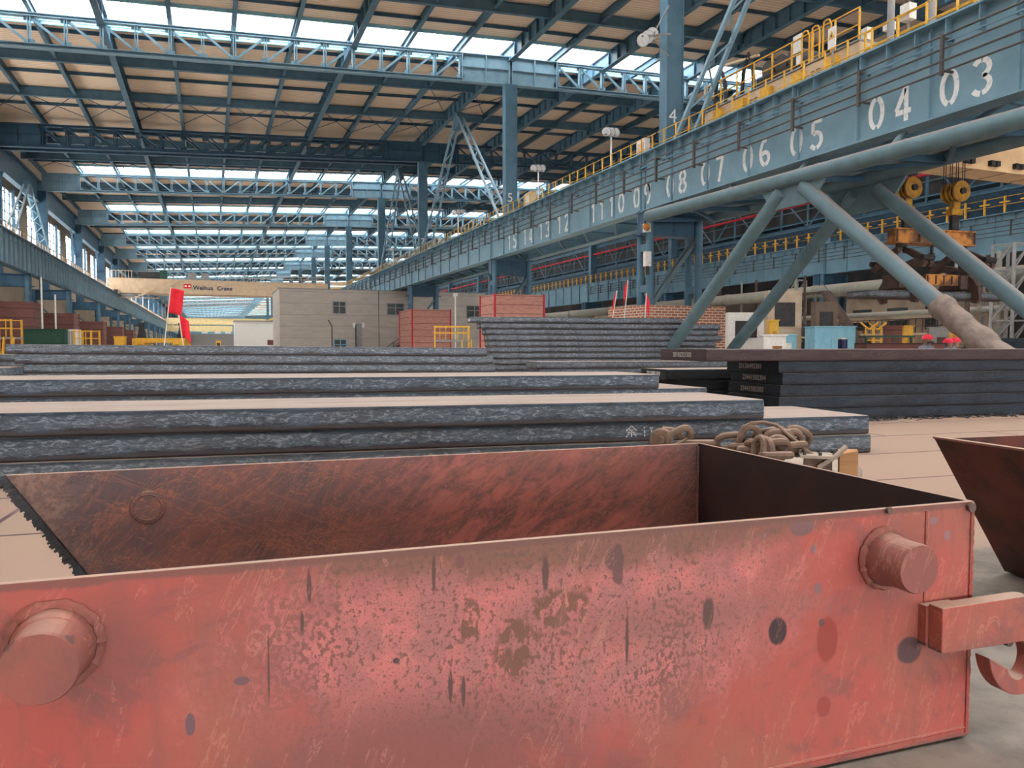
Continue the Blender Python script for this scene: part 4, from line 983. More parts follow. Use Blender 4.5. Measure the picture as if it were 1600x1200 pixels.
MB().bar((46.5,49,6.0),(46.5,44.6,1.0),.9,.25).build('flight', M['rust'], o); MB().tube([(46.05,49,6.9),(46.05,44.6,1.9)],.03,6).build('handrail', M['rust'], o); MB().box((46.0,49,5.9),(46.95,51.5,6.05)).build('landing', M['rust'], o)
MB().box((46.45,50,0),(46.55,50.1,5.9)).build('prop', M['grey'], o)
# small things on the floor of the right hall
def cabin(name,label,px0,px1,Z,ztop,mt,cat,door='dark',deep=1.6):
    a,b = at(px0,Z),at(px1,Z); w = (b-a).length; o = T(name,label,cat,((a.x+b.x)/2,(a.y+b.y)/2,0),R(-21.39),None,'thing')
    MB().box((-w/2,0,0),(w/2,deep,ztop)).build('shell', M[mt], o, local=True, bev=.03)
    MB().box((-w*.1,-.04,.2),(w*.3,0,ztop*.8)).build('door', M[door], o, local=True); MB().box((-w/2-.05,-.05,ztop),(w/2+.05,deep+.05,ztop+.06)).build('roof', M[mt], o, local=True)
    return o
cabin('site_cabin','light blue steel cabin behind the brown topmost slab',1272,1336,47,2.75,'cyan','cabin','cyan')
cabin('site_cabin','low light blue machine cover left of the far column legs',1204,1244,44,2.2,'cyan','cover','white')
cabin('steel_box','yellow louvred box on the blue cover, far right hall',1202,1216,46,3.1,'yellow','box','yellowold',.6)
cabin('steel_box','yellow louvred box right of the brown panel, before the beige block',1411,1426,44,2.7,'yellow','box','yellowold',.6)
cabin('steel_box','yellow louvred box right of the grey stained panel',1483,1495,44,2.75,'yellow','box','yellowold',.6)
cabin('steel_screen','grey stained panel between two yellow boxes',1450,1482,43.5,2.6,'grey','panel','rust',.2)
cabin('steel_screen','dark brown panel left of the yellow louvred box',1381,1409,43.5,2.7,'maroon','panel','rust',.2)
cabin('white_carton','white low box with orange patches behind the brown slab',1192,1228,30,1.95,'white','box','orange',.6)
o = T('plastic_drum','navy blue drum behind the brown slab, left of the light blue cabin door','drum',tuple(at(1316,33))[:2]+(0,),0,None,'thing')
p_ = at(1316,33); MB().cyl((p_.x,p_.y,0),(p_.x,p_.y,1.85),.19,16).build('body', M['navy'], o, True); MB().cyl((p_.x,p_.y,1.85),(p_.x,p_.y,1.92),.15,16).build('lid', M['white'], o, True)
for i,(px,Z) in enumerate(((1357,43),(1370,43.4))):
    p_ = at(px,Z); o = T('yellow_stand',f'yellow tubular stand before the beige block, {"left" if i==0 else "right"} one','stand',(p_.x,p_.y,0),R(-21),'yellow stands','thing')
    for x in (-.2,.2): MB().box((x-.04,-.04,0),(x+.04,.04,2.6)).build('post', M['yellow'], o, local=True)
    MB().bar((-.5,0,2.9),(0,0,2.5),.08,.08).bar((.5,0,2.9),(0,0,2.5),.08,.08).build('cross_arm', M['yellow'], o, local=True); MB().bar((-.2,0,1.9),(.2,0,1.9),.07,.07).build('rung', M['yellow'], o, local=True)
o = T('dark_machine','dark green flat machine with brown sheets behind the brown slab','machine',tuple(at(1420,34))[:2]+(0,),R(-21.39),None,'thing')
MB().box((-1.9,0,0),(1.9,1.2,1.7)).build('body', M['maroon'], o, local=True); MB().box((-2.0,-.1,1.95),(.2,.6,2.03)).build('canopy', M['green'], o, local=True)
for x in (-1.9,.1): MB().box((x-.04,0,1.7),(x+.04,.1,1.95)).build('post', M['green'], o, local=True)
# people behind the brown slab
def person(label,px,Z,h,turn):
    p_ = at(px,Z); o = T('person',label,'person',(p_.x,p_.y,0),R(turn),None,'thing'); s = h/1.78
    J = {'pel':(0,0,.95),'wai':(0,.01,1.1),'che':(0,.01,1.32),'nec':(0,0,1.48),'hea':(0,-.02,1.60),'top':(0,-.02,1.70)}
    E = [('pel','wai'),('wai','che'),('che','nec'),('nec','hea'),('hea','top')]; RAD = {'pel':.15,'wai':.13,'che':.16,'nec':.06,'hea':.09,'top':.075}
    for sd in (-1,1):
        n = 'l' if sd<0 else 'r'
        J.update({n+'sh':(sd*.19,.01,1.40),n+'el':(sd*.26,.02,1.12),n+'wr':(sd*.25,-.1,.90),n+'ha':(sd*.25,-.14,.82),n+'hi':(sd*.09,0,.9),n+'kn':(sd*.10,-.02,.5),n+'an':(sd*.10,.02,.09),n+'to':(sd*.12,-.14,.04)})
        E += [('che',n+'sh'),(n+'sh',n+'el'),(n+'el',n+'wr'),(n+'wr',n+'ha'),('pel',n+'hi'),(n+'hi',n+'kn'),(n+'kn',n+'an'),(n+'an',n+'to')]
        RAD.update({n+'sh':.075,n+'el':.05,n+'wr':.035,n+'ha':.04,n+'hi':.10,n+'kn':.07,n+'an':.05,n+'to':.045})
    ks = list(J); me = bpy.data.meshes.new('body'); me.from_pydata([tuple(Vector(J[k])*s) for k in ks],[(ks.index(a),ks.index(b)) for a,b in E],[]); me.materials.append(M['work'])
    b = bpy.data.objects.new('body',me); COL.objects.link(b); b.parent = o
    sk = b.modifiers.new('skin','SKIN')
    for i,k in enumerate(ks): me.skin_vertices[0].data[i].radius = (RAD[k]*s,RAD[k]*s)
    me.skin_vertices[0].data[0].use_root = True
    b.modifiers.new('smooth','SUBSURF').levels = 1
    f = MB()
    vs = []; 
    f.tube([(0,-.035*s,1.50*s),(0,-.045*s,1.54*s),(0,-.045*s,1.60*s),(0,-.04*s,1.67*s)],[.05*s,.085*s,.098*s,.09*s],14)
    f.box((-.012*s,-.165*s,1.575*s),(.012*s,-.13*s,1.605*s)).build('face', M['skin'], o, True, local=True)
    hm = MB().tube([(0,-.02*s,1.645*s),(0,-.02*s,1.66*s),(0,-.015*s,1.71*s),(0,-.01*s,1.755*s),(0,-.01*s,1.78*s)],[.15*s,.145*s,.135*s,.10*s,.03*s],18)
    hm.box((-.09*s,-.21*s,1.645*s),(.09*s,-.12*s,1.66*s)).build('helmet', M['helmet'], o, True, local=True)
    return o
w = person('person in a red hard hat, face turned to the camera, behind the brown slab',1447,22.5,1.89,-5)
MB().box((-.10,-.17,1.62),(.10,-.125,1.675)).build('goggles', M['dark'], w, local=True)
person('person in a red hard hat bending low, left one of the pair at the right',1479,22.5,1.77,60)
person('person in a red hard hat standing right behind the bending one',1490,23.3,1.81,40)

# tall poles and box on the girder walkway, clutter of the right hall
for lab,yy,zt_ in (('tall grey pole left of the hanging box on the girder walkway',20.3,17),('tall grey pole right of the hanging box on the girder walkway',18.7,17)):
    tag(MB().cyl((21.9,yy,10.84),(21.9,yy,zt_),.12,12).build('steel_pole', M['grey'], None, True), lab, 'pole', None, 'thing')
o = T('hanging_box','pale box hanging on cables between the two tall grey poles','box',(22.6,20.2,12.9),0,None,'thing')
MB().box((22.4,20.0,12.75),(22.75,20.4,13.3)).build('case', M['white'], o, bev=.02)
for dy in (20.05,20.3): MB().cyl((22.6,dy,13.3),(22.6,dy,17.5),.025,6).build('cable', M['dark'], o)
MB().cyl((22.6,20.2,11.7),(22.6,20.2,12.75),.04,6).build('stem', M['grey'], o)
def tower(label, x, y, w, h, mt='grey'):
    o = T('lattice_tower',label,'tower',(x,y,0),0,'lattice towers','thing')
    for dx in (-w/2,w/2):
        for dy in (-w/2,w/2): MB().cyl((x+dx,y+dy,0),(x+dx,y+dy,h),.11,8).build('leg', M[mt], o, True)
    m = MB(); n = int(h/w/1.1)
    for j in range(n):
        z0,z1 = h*j/n,h*(j+1)/n
        for dy in (-w/2,w/2): m.bar((x-w/2,y+dy,z0),(x+w/2,y+dy,z1),.08,.08).bar((x-w/2,y+dy,z1),(x+w/2,y+dy,z1),.08,.08)
        for dx in (-w/2,w/2): m.bar((x+dx,y-w/2,z1),(x+dx,y+w/2,z0),.08,.08).bar((x+dx,y-w/2,z1),(x+dx,y+w/2,z1),.08,.08)
    m.build('lattice', M[mt], o)
tower('grey lattice tower at the right edge behind the fat pipe',46.5,33.5,1.4,7.9); tower('grey lattice tower behind the tongs under the far girder',49.5,38.6,1.2,7.9)
tower('grey lattice tower beside the far column legs, left of the light blue cabin',49.8,56.0,1.1,7.6)
for i,(x,y,h,r_) in enumerate(((49.15,60.8,8,.14),(49.15,63.0,8,.11),(49.15,66.5,7.9,.16),(47.2,53.2,7.6,.12),(47.0,51.9,7.6,.1),(49.4,36.4,8,.18),(46.0,36.0,7,.14),(49.15,71,7.9,.14))):
    tag(MB().cyl((x,y,0),(x,y,h),r_,10).build('standing_pipe', M['pipegrey' if i%2 else 'rust'], None, True), f'upright pipe under the far runway girder, {ORD[i]} of a loose row', 'pipe','upright pipes in the right hall','thing')
def platform(label,x,y0,y1,z,mt):
    o = T('pipe_platform',label,'platform',(x,(y0+y1)/2,0),0,'pipe platforms','thing')
    MB().box((x-.6,y0,z-.12),(x+.6,y1,z)).build('deck', M['beigewall'], o)
    for yy in (y0+.1,y1-.1):
        for dx in (-.5,.5): MB().box((x+dx-.06,yy-.06,0),(x+dx+.06,yy+.06,z-.1)).build('leg', M['grey'], o)
    m = MB().tube([(x-.58,y0,z+1.05),(x-.58,y1,z+1.05)],.04,5).tube([(x-.58,y0,z+.55),(x-.58,y1,z+.55)],.03,5); n = int((y1-y0)/.9)
    for j in range(n+1): m.box((x-.61,y0+(y1-y0)*j/n-.03,z),(x-.55,y0+(y1-y0)*j/n+.03,z+1.05))
    m.build('railing', M[mt], o)
platform('railed platform among pipes left of the far column legs',46.6,60,66,3.2,'beige'); platform('railed platform with a rusty rail right of the far column legs',46.4,49.8,54.5,2.4,'rust')
platform('railed platform low at the right picture edge',46.6,25,32,2.8,'rust')
for i,(px,Z,w,h,mt) in enumerate(((1225,50,2.2,5.2,'beigewall'),(1290,52,1.5,4.6,'brownwall'),(1165,55,2.6,4.0,'white'))):
    p_ = at(px,Z); o = T('machine_cabinet',['tall stained cabinet left of the far column legs','brown narrow cabinet right of the far column legs','pale board left of the rear trestle leg foot'][i],'cabinet',(p_.x,p_.y,0),R(-21.39),None,'thing')
    MB().box((-w/2,0,0),(w/2,.8,h)).build('shell', M[mt], o, local=True); MB().box((-w*.3,-.04,h*.55),(w*.3,0,h*.85)).build('vent_panel', M['dark'], o, local=True)
# ================================================================ STEEL SLABS
def slab(label, pL, pR, width, th, mt, group, cat='steel slab'):
    """cast slab; pL/pR = ends of the lower front edge"""
    pL,pR = Vector(pL),Vector(pR); L = (pR-pL).length; X = (pR-pL).normalized(); Y = Vector((0,0,1)).cross(X).normalized(); Z = X.cross(Y)
    r = .03; prof = []
    for cy,cz,a0 in ((r,r,180),(width-r,r,270),(width-r,th-r,0),(r,th-r,90)):
        for k in range(4): a = R(a0+30*k); prof.append((cy+r*math.cos(a), cz+r*math.sin(a)))
    n = len(prof); vs = []; fs = []; N = 14
    xs = [0,.012]+[.012+(L-.024)*i/N for i in range(1,N)]+[L-.012,L]
    for i,x in enumerate(xs):
        sh = .012 if i in (0,len(xs)-1) else 0; w = .006*math.sin(x*1.7+pL.x)+.004*math.sin(x*4.1)
        for y,z in prof:
            yy = y+(sh if y < width/2 else -sh)+(w if y < width/2 else 0); zz = z+(sh if z < th/2 else -sh); vs.append((x,yy,zz))
    for i in range(len(xs)-1):
        for k in range(n): l = (k+1)%n; fs.append((i*n+k,(i+1)*n+k,(i+1)*n+l,i*n+l))
    fs += [tuple(range(n)), tuple((len(xs)-1)*n+k for k in range(n-1,-1,-1))]
    me = bpy.data.meshes.new('steel_slab'); me.from_pydata(vs,[],fs); me.materials.append(mt); me.update()
    o = bpy.data.objects.new('steel_slab', me); COL.objects.link(o)
    Mx = Matrix((X,Y,Z)).transposed().to_4x4(); Mx.translation = pL; o.matrix_world = Mx
    BASE[o.name] = Vector((0,0,0))
    return tag(o, label, cat, group)
NTH = ['topmost','second from the top','third from the top','fourth from the top','fifth from the top','sixth from the top','seventh from the top','eighth from the top','ninth from the top','tenth from the top','lowest']
G1 = 'slabs of the near stack'
c = slab('blue-grey slab at the bottom of the near stack, resting on the plated floor',(-2.7,9.60,.005),(8.74,8.28,.005),1.85,.26,M['slablt'],G1)
b = slab('long slab with white chalk characters, middle of the near stack',(-2.7,9.66,.27),(8.74,8.32,.27),1.85,.262,M['slab'],G1)
a = slab('dust-topped slab at the top of the near stack behind the red skip',(-3.4,9.74,.545),(6.96,8.40,.538),1.78,.26,M['slab'],G1)
def chalk(par, strokes, x, z, s, w):
    m = MB()
    for st_ in strokes: m.ribbon([(p*s,q*s) for p,q in st_], w, (x,-.008,z), (1,0,0), (0,0,1), (0,.01,0))
    m.build('chalk_mark', M['chalk'], par, local=True)
u = ((Vector((5.28,0,0)).x)-(-2.7))/math.cos(math.atan2(1.34,11.44))
chalk(b, [[(0,.55),(.25,.75),(.5,1)],[(.52,.98),(.75,.75),(1,.55)],[(.3,.62),(.45,.62)],[(.55,.62),(.72,.62)],[(.15,.42),(.4,.42)],[(.52,.42),(.85,.42)],[(.5,.58),(.5,.46)],[(.5,.36),(.5,0)],[(.3,.3),(.12,.18)],[(.1,.12),(.02,.0)],[(.7,.3),(.95,.1)]], 7.78, .06, .15, .012)
chalk(b, [[(.05,.85),(.15,.7)],[(.15,.52),(.15,.3)],[(.15,.22),(.15,0)],[(.6,.72),(.95,.78)],[(.8,.6),(.8,.35)],[(.8,.25),(.78,.05)]], 8.02, .06, .15, .012)
G2 = 'slabs of the second stack'
for k in range(4):
    z = (3-k)*.256; top = k==0
    slab(f"slab {NTH[k]} in the second stack, {'its dusty top showing' if top else 'reaching further right than the topmost'}",(-4.2,13.02,z+(.02 if top else .015)),(7.607 if top else 8.6+.1*(k-1),12.06-(0 if top else .08),z-.012*(k<3)+.002*(k==3)),1.9,.252,M['slab'],G2)
G3 = 'slabs of the third stack'
for k,(xl,xr) in enumerate(((-4.86,7.85),(-4.66,8.05),(-4.48,8.10),(-4.5,8.0),(-4.6,8.05),(-4.5,8.1))):
    z = (5-k)*.252+.01
    slab(f'flaky grey slab, {NTH[k]} of the left eye-level stack',(xl,22.85-.02*(k%2),z+.07),(xr,22.1,z-.03 if z>.05 else .0),1.85,.246,M['slabfar'],G3)
G3b = 'slabs at the left edge'
for k in range(4):
    z = (3-k)*.25
    slab(f'slab {NTH[k]} of the low pile cut by the left picture edge',(-15.5,24.4,z),(-4.62-.2*(k%2),22.2,z),1.8,.246,M['slablt'],G3b)
for k in range(5):
    z = (4-k)*.25
    slab(f'slab {NTH[k]} of the pile beyond the left eye-level stack',(-14.5,33.6,z+.02),(-3.4,32.2,z),1.8,.246,M['slabfar'],'slabs of a farther left pile')
G4 = 'slabs of the tall back stack'
def onD(px):   # point on the front line of the tall stack at a picture column
    P0,P1 = Vector((10.28,30.99)),Vector((21.5,29.06)); t_ = math.tan(math.atan((px-800)/1200)+R(21.39)); d = P1-P0
    s_ = (t_*P0.y-P0.x)/(d.x-t_*d.y); return P0+d*s_
LD = [736,751,760,762,764,766,764,767,765,768,766]; RD = [1064,1125,1123,1126,1118,1124,1126,1122,1126,1124,1125]
for k in range(11):
    z = (10-k)*.2555; p,q = onD(LD[k]),onD(RD[k]); off = .05*((k*7)%3-1)
    s_ = slab(f'pale flaked slab, {NTH[k]} of the tall stack before the brick guard',(p.x,p.y+off,z),(q.x,q.y+off,z),1.1,.25,M['slabfar'],G4)
    if k < 6:
        m = MB().box((-.006,.35,.07),(.0,.8,.18)).build('paper_label', M['white'] if k == 0 else M['grey'], s_, local=True)
for k in range(4):
    z = (3-k)*.25; d = (-.1,0,-.25,-.2)[k]
    slab(f'slab {NTH[k]} of the low stack between the tall stack and the dark slabs',(10.73+d,24.8,z),(18.2,23.6,z),1.5,.246,M['slablt'],'slabs of the low middle stack')
for k in range(4):
    z = (3-k)*.25; d = (0,.28,.3,.25)[k]
    s_ = slab(f'black slab {NTH[k]} of the stack half hidden behind the brown slab',(9.72+d,15.10,z),(16.2,14.72,z),1.25,.246,M['slabblk'],'black slabs behind the brown slab')
    if k == 0: text('stamped_number','2311081104',.13,M['chalk'],(-.004,.62,.14),(0,-1,0),(0,0,1),s_,.002,.003)
G6 = 'slabs of the right stack'
def onG(x): return 12.58-.093*(x-8.99)
xs = [8.99,10.65,10.74,10.70,10.66,10.72]
num = ['20103321202','23130492301','23441502304','23441502303',None,None]
for k in range(6):
    z = (5-k)*.2455; x = xs[k]; lab = ['brown slab overhanging at the top of the right stack, numbered 20103321202','dark slab numbered 23130492301, just under the brown topmost slab','dark slab numbered 23441502304 in the right stack','dark slab numbered 23441502303 in the right stack','dark slab with no readable number, second from the floor in the right stack','lowest dark slab of the right stack, among loose scale'][k]
    s_ = slab(lab,(x,onG(x)+(.0 if k == 0 else .02+.015*(k%2)),z),(x+9.6,onG(x+9.6),z),1.92,.243,M['slabbr' if k == 0 else 'slabdk'],G6)
    if num[k]: text('stamped_number',num[k],.15 if k else .135,M['stamp'],(-.004,1.0 if k else .95,.122),(0,-1,0),(0,0,1),s_,.002,.003,1.05)
m = MB()
for k in range(260):
    x = 11.2+random.random()*7.5; y = onG(x)-.08-abs(random.gauss(0,.22)); s_ = .02+random.random()*.05; a_ = random.random()*6.28
    m.bar((x-s_*math.cos(a_),y-s_*math.sin(a_),.012),(x+s_*math.cos(a_),y+s_*math.sin(a_),.012+random.random()*.05),s_,.008)
tag(m.build('scale_debris', M['dark']),'dark scale flakes scattered along the foot of the right stack','debris',None,'stuff')
for k in range(5):
    z = (4-k)*.25+.0; p_ = at(1545,40)
    slab(f'dark slab {NTH[k]} of the far pile beyond the wrapped trestle leg',(p_.x,p_.y,z),(p_.x+7.5,p_.y-.8,z),1.8,.246,M['slabdk'],'slabs of the far right pile')
for k in range(3):
    p_ = at(1545,40); z = 1.25+k*.25
    slab(f'{ORD[k]} slab up in the upper part of the far right pile',(p_.x+.3*k,p_.y,z),(p_.x+7.5,p_.y-.8,z),1.8,.246,M['slabdk'],'slabs of the far right pile')

# ================================================================ RED SKIP in front
sk = T('red_skip','worn red steel skip with an open sloping end filling the foreground','skip',(2.679,2.043,0),R(-2.6),None,'thing')
H,TW,t_ = .92,1.88,.022
side = [(-3.65,H),(0,H),(0,.015),(-3.05,.015)]
def plate(poly, y0, dy): return MB().prism(poly,(0,y0,0),(1,0,0),(0,0,1),(0,dy,0))
fr = plate(side,0,t_).build('front_plate', M['red'], sk, local=True, bev=.003)
bk = plate(side,TW-t_,t_).build('back_plate', M['redin'], sk, local=True, bev=.003)
MB().box((-t_,t_,.015),(0,TW-t_,H)).build('end_plate', M['skipend'], sk, local=True)
MB().box((-3.05,t_,.015),(-t_,TW-t_,.04)).build('floor_plate', M['redin'], sk, local=True)
MB().box((-2.8,.1,0),(-.2,.2,.015)).box((-2.8,1.7,0),(-.2,1.8,.015)).build('runner', M['rust'], sk, local=True)
# rough cut edge on the sloping end of the back plate
m = MB(); n = 110
for j in range(n):
    f = (j+.5)/n; x = -3.65+.6*f; z = H-.905*f; w = .008+random.random()*.022
    m.bar((x-.012-w,TW-.03,z-.006-w*.3),(x+.004,TW-.03,z+.002),.022+random.random()*.016,.006+random.random()*.006)
m.build('torn_edge_strip', M['dark'], sk, local=True)['label'] = 'black torn strip along the sloping edge'
def weld(par, pts, r, mt='red', name='weld_bead'):
    q = []
    for i in range(len(pts)-1):
        a_,b_ = Vector(pts[i]),Vector(pts[i+1]); L = (b_-a_).length; n = max(2,int(L/.012))
        q += [a_.lerp(b_,j/n) for j in range(n)]
    q.append(Vector(pts[-1]))
    rr = [r*(.75+.5*random.random()) for _ in q]
    return MB().tube(q, rr, 6).build(name, M[mt], par, True, local=True)
weld(sk,[(-.012,-.001,.03),(-.012,-.001,.915)],.009); weld(sk,[(-.235,-.001,.56),(-.235,-.001,.90)],.007)
weld(sk,[(-1.1,-.001,.045),(-.02,-.001,.05)],.006)
weld(sk,[(-.03,TW-.03,.05),(-.03,TW-.03,.9)],.008,'redin')
for x,z,s_ in ((-.03,.9,.018),(-.42,.915,.013)): MB().cyl((x,-.018,z),(x,.0,z),s_,10,s_*.8).build('weld_lump', M['rust'], sk, True, local=True)
for x,z in ((-.43,.742),(-3.06,.755)):
    tr = MB().tube([(x,.0,z),(x,-.012,z),(x,-.055,z),(x,-.06,z),(x,-.15,z),(x,-.158,z)],[.098,.098,.09,.087,.087,.083],36).build('trunnion', M['redtr'], sk, True, local=True)
    q = [(x+.104*math.cos(a_),-.006,z+.104*math.sin(a_)) for a_ in [2*math.pi*i/60 for i in range(60)]]
    MB().tube(q,[.013*(.7+.6*random.random()) for _ in q],7,True).build('weld_ring', M['redtr'], tr, True, local=True)
# trunnion root seen inside the back plate
dn = MB().tube([(-3.06,TW-t_-.012,.735),(-3.06,TW-t_+.001,.735)],[.074,.082],30).build('trunnion_root', M['redin'], sk, True, local=True)
q = [(-3.06+.062*math.cos(a_),TW-t_-.012,.735+.062*math.sin(a_)) for a_ in [2*math.pi*i/48 for i in range(48)]]
MB().tube(q,.006,6,True).build('root_groove', M['redin'], dn, True, local=True)
# lifting hooks on the right
def hook(y0, th, x0):
    top,bot = .565,.40
    MBp = MB(); n = 40
    O = arc(.15,.38,.17,.188,90,-172,n); I = arc(.135,.325,.062,.072,90,-160,n)
    return MBp.prism([(x0,bot),(.02,bot-.004)]+I+O[::-1]+[(x0,top)],(0,y0,0),(1,0,0),(0,0,1),(0,th,0))

hk = hook(-.095,.062,-.25).build('lifting_hook', M['red'], sk, local=True, bev=.004); hk['label'] = 'hook arm welded to the right end of the front plate'
MB().box((-.262,-.034,.41),(-.12,.0,.556)).build('hook_pad', M['red'], sk, local=True)
MB().cyl((.13,-.06,.385),(.0,1.2,.40),.02,10).build('rear_bar', M['rust'], sk, True, local=True)

# second skip at the right edge
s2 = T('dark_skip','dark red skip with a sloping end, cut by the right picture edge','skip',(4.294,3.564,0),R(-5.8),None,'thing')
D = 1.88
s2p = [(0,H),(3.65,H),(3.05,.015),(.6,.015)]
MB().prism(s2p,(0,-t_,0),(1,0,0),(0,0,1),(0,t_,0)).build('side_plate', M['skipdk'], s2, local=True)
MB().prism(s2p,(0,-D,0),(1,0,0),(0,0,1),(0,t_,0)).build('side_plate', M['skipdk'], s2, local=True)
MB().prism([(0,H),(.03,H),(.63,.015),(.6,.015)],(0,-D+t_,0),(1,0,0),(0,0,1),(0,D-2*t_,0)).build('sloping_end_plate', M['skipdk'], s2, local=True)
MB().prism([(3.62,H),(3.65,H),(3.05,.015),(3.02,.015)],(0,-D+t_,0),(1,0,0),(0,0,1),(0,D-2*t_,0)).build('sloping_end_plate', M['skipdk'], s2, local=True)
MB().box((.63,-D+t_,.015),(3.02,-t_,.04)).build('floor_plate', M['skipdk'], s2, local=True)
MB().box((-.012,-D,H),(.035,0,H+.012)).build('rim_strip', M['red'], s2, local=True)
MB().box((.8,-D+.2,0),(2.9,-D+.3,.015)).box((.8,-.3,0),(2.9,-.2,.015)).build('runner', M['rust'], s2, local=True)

# ================================================================ CHAIN on its round stand, wood block, clamp
PX,PY,PZ = 3.94,4.87,.62
o = T('round_stand','dusty round concrete stand behind the red skip, carrying the chain','stand',(PX,PY,0),0,None,'thing')
MB().tube([(PX,PY,0),(PX,PY,.05),(PX,PY,PZ-.03),(PX,PY,PZ)],[.80,.80,.77,.745],48).build('drum', M['conc'], o, True)
ch = T('lifting_chain','heap of heavy dusty chain with a round end pin on the stand','chain',(PX,PY,PZ),0,None,'thing')
def link(c, ax, nrm, L=.25, Wd=.145, r=.026):
    c,ax,nrm = Vector(c),Vector(ax).normalized(),Vector(nrm); sd = nrm.cross(ax).normalized(); R_ = (Wd-2*r)/2+r*.5; h = L/2-r-R_; pts = []
    for i in range(9): a_ = math.pi*i/8-math.pi/2; pts.append(c+ax*(h+R_*math.cos(a_))+sd*(R_*math.sin(a_)))
    for i in range(9): a_ = math.pi*i/8+math.pi/2; pts.append(c+ax*(-h+R_*math.cos(a_))+sd*(R_*math.sin(a_)))
    return MB().tube(pts,r,8,True).build('link', M['chain'], ch, True)
rv = Vector((math.cos(R(21.39)),-math.sin(R(21.39)),0)); fv = Vector((math.sin(R(21.39)),math.cos(R(21.39)),0))
def spot(px,py,Z): return at(px,Z,py)
seq = [(1062,684,5.85,(1,.1,.5),(0,1,.4)),(1098,693,5.8,(1,0,0),(0,.1,1)),(1142,691,5.75,(1,-.1,.1),(0,1,.5)),(1165,699,5.65,(1,0,0),(0,.2,1)),
 (1171,688,5.6,(.35,0,1),(.2,1,0)),(1203,677,5.65,(1,-.3,.25),(0,.4,1)),(1218,687,5.5,(1,.2,-.1),(0,1,.35)),(1190,697,5.45,(1,.4,-.3),(.1,.3,1)),
 (1188,707,5.3,(.15,.3,1),(1,.3,0)),(1200,709,5.28,(-.15,.3,1),(.9,.3,0)),(1214,704,5.35,(.5,.2,.7),(.4,1,0)),(1238,698,5.4,(1,.3,.05),(0,.3,1)),
 (1232,690,5.55,(1,-.2,.4),(.2,1,.2)),(1248,683,5.7,(.8,.2,-.4),(.3,1,.3)),(1208,697,5.35,(1,-.4,.2),(.2,.5,1)),(1178,702,5.5,(1,.5,0),(0,.1,1)),
 (1225,706,5.45,(.9,.6,.0),(0,.15,1)),(1196,690,5.75,(1,.1,0),(0,.6,.8)),(1240,704,5.6,(.3,1,.0),(.1,.1,1)),(1215,712,5.25,(1,.1,.0),(0,.1,1))]
for px,py,Z,ax,nr in seq:
    c_ = spot(px,py,Z); c_.z = max(c_.z,PZ+.03)
    A_ = rv*ax[0]+fv*ax[1]+UP*ax[2]; N_ = rv*nr[0]+fv*nr[1]+UP*nr[2]; link(c_,A_,N_)
c_ = spot(1034,688,5.85); d_ = (rv*-.35-fv*1).normalized()
MB().tube([c_-d_*.05,c_-d_*.03,c_+d_*.0,c_+d_*.01],[.075,.09,.09,.08],24).build('end_disc', M['chain'], ch, True)
MB().cyl(c_-d_*.15,c_+d_*.035,.03,12).build('end_pin', M['chain'], ch, True)
q = [c_-d_*.07+rv*(.06+.075*math.sin(a_))+UP*(.02+.07*math.cos(a_)) for a_ in [math.pi*(i/10-.5) for i in range(11)]]
MB().tube([c_-d_*.07+UP*.07]+[c_-d_*.07+rv*(.02+.13*math.sin(R(9*i)))+UP*(.07*math.cos(R(9*i))) for i in range(11)],.026,8).build('shackle', M['chain'], ch, True)
P_ = [(1163,668,5.6),(1175,662,5.6),(1195,660,5.55),(1215,665,5.5),(1240,685,5.4),(1262,705,5.35),(1288,722,5.3)]
cb = MB().tube([spot(*p_) for p_ in P_],.0145,8).build('bent_rod', M['chain'], None, True)
tag(cb,'thin bent steel rod arching over the chain heap','rod',None,'thing')
dsc = spot(1247,700,5.75)
tag(MB().tube([dsc,dsc+fv*.04+rv*.03],[.075,.075],20).build('steel_disc', M['chain'], None, True),'dusty round disc leaning behind the chain heap','disc',None,'thing')
cl = T('bolted_clamp','dusty bolted plate clamp on the stand, left of the wood block','clamp',tuple(spot(1285,730,5.3)*1)[:2]+(PZ,),0,None,'thing')
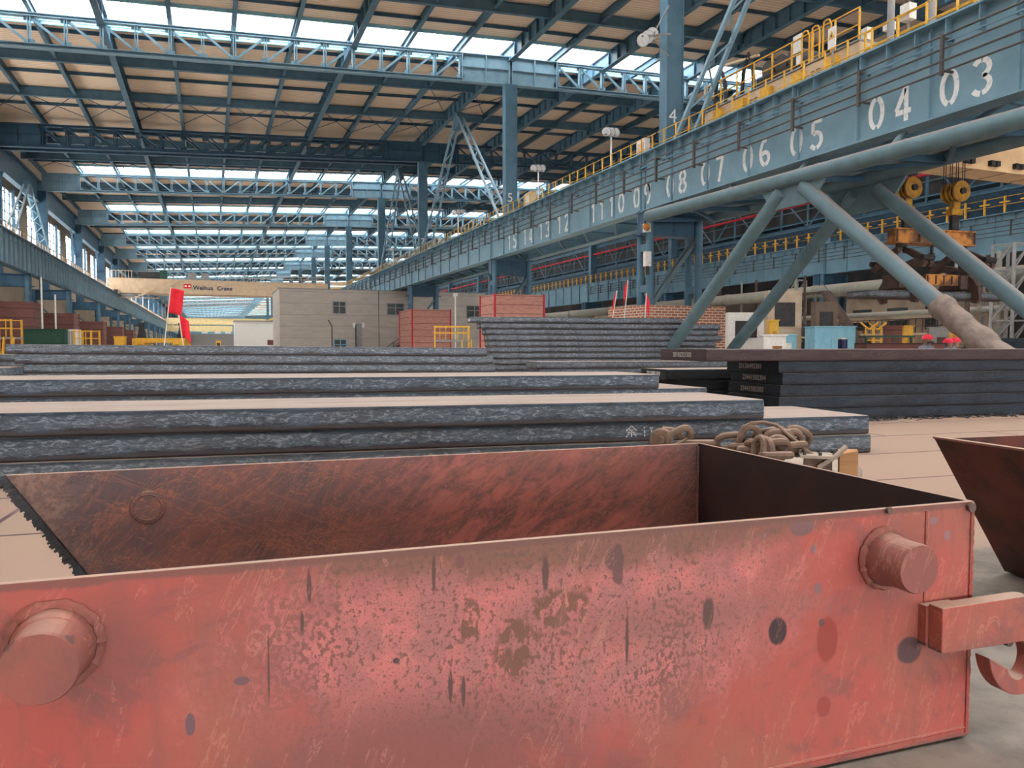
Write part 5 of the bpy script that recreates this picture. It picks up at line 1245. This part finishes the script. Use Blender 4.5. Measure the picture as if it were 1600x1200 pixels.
K0 = spot(1283,718,5.3); K0.z = PZ+.075; ex = (rv*.95-fv*.3).normalized(); ey = Vector((-ex.y,ex.x,0))
def kb(x0,x1,y0,y1,z0,z1): 
    m = MB(); vs = [K0+ex*x+ey*y+UP*z for z in (z0,z1) for x,y in ((x0,y0),(x1,y0),(x1,y1),(x0,y1))]
    return m.add(vs,[(0,3,2,1),(4,5,6,7),(0,1,5,4),(1,2,6,5),(2,3,7,6),(3,0,4,7)])
kb(-.13,.11,-.09,.12,.045,.065).build('upper_plate', M['conc'], cl); kb(-.15,.10,-.12,.09,-.075,-.05).build('lower_plate', M['conc'], cl); kb(-.10,.08,-.04,.06,-.05,.045).build('block', M['chain'], cl)
for x in (-.10,.0,.09):
    for y_ in (-.06,.09): MB().cyl(K0+ex*x+ey*y_+UP*.06,K0+ex*x+ey*y_+UP*.085,.012,6).build('bolt', M['dark'], cl)
MB().tube([spot(1282,731,5.25),spot(1296,722,5.22),spot(1312,711,5.2),spot(1325,698,5.2)],.017,8).build('handle', M['conc'], cl, True)
wb = spot(1328,738,5.28); wb.z = PZ
w = T('wood_block','raw orange-brown wood block standing at the edge of the round stand','block',tuple(wb),0,None,'thing')
m = MB(); vs = [wb+ex*x+ey*y_+UP*z for z in (0,.175) for x,y_ in ((-.06,-.05),(.06,-.04),(.06,.05),(-.06,.05))]; vs[4] = vs[4]-UP*.03
m.add(vs,[(0,3,2,1),(4,5,6,7),(0,1,5,4),(1,2,6,5),(2,3,7,6),(3,0,4,7)]).build('block', M['wood'], w, bev=.004)
sc_ = Vector((4.55,4.3,0)); tag(MB().prism([(0,0),(.12,0),(.12,.09)],tuple(sc_),(1,0,0),(0,0,1),(0,.01,0)).build('steel_offcut', M['red']),'small rusty triangular offcut on the plated floor between the skips','offcut',None,'thing')

# slab held in the tongs
sl_ = slab('grey slab hanging in the tongs above the right hall', kp(0,0,3.69), kp(8.4,0,3.69), 1.4*FS, .27, M['slablt'], None)
text('stamped_number','2346150',.14,M['stamp'],(-.004,.6,.14),(0,-1,0),(0,0,1),sl_,.002,.002)
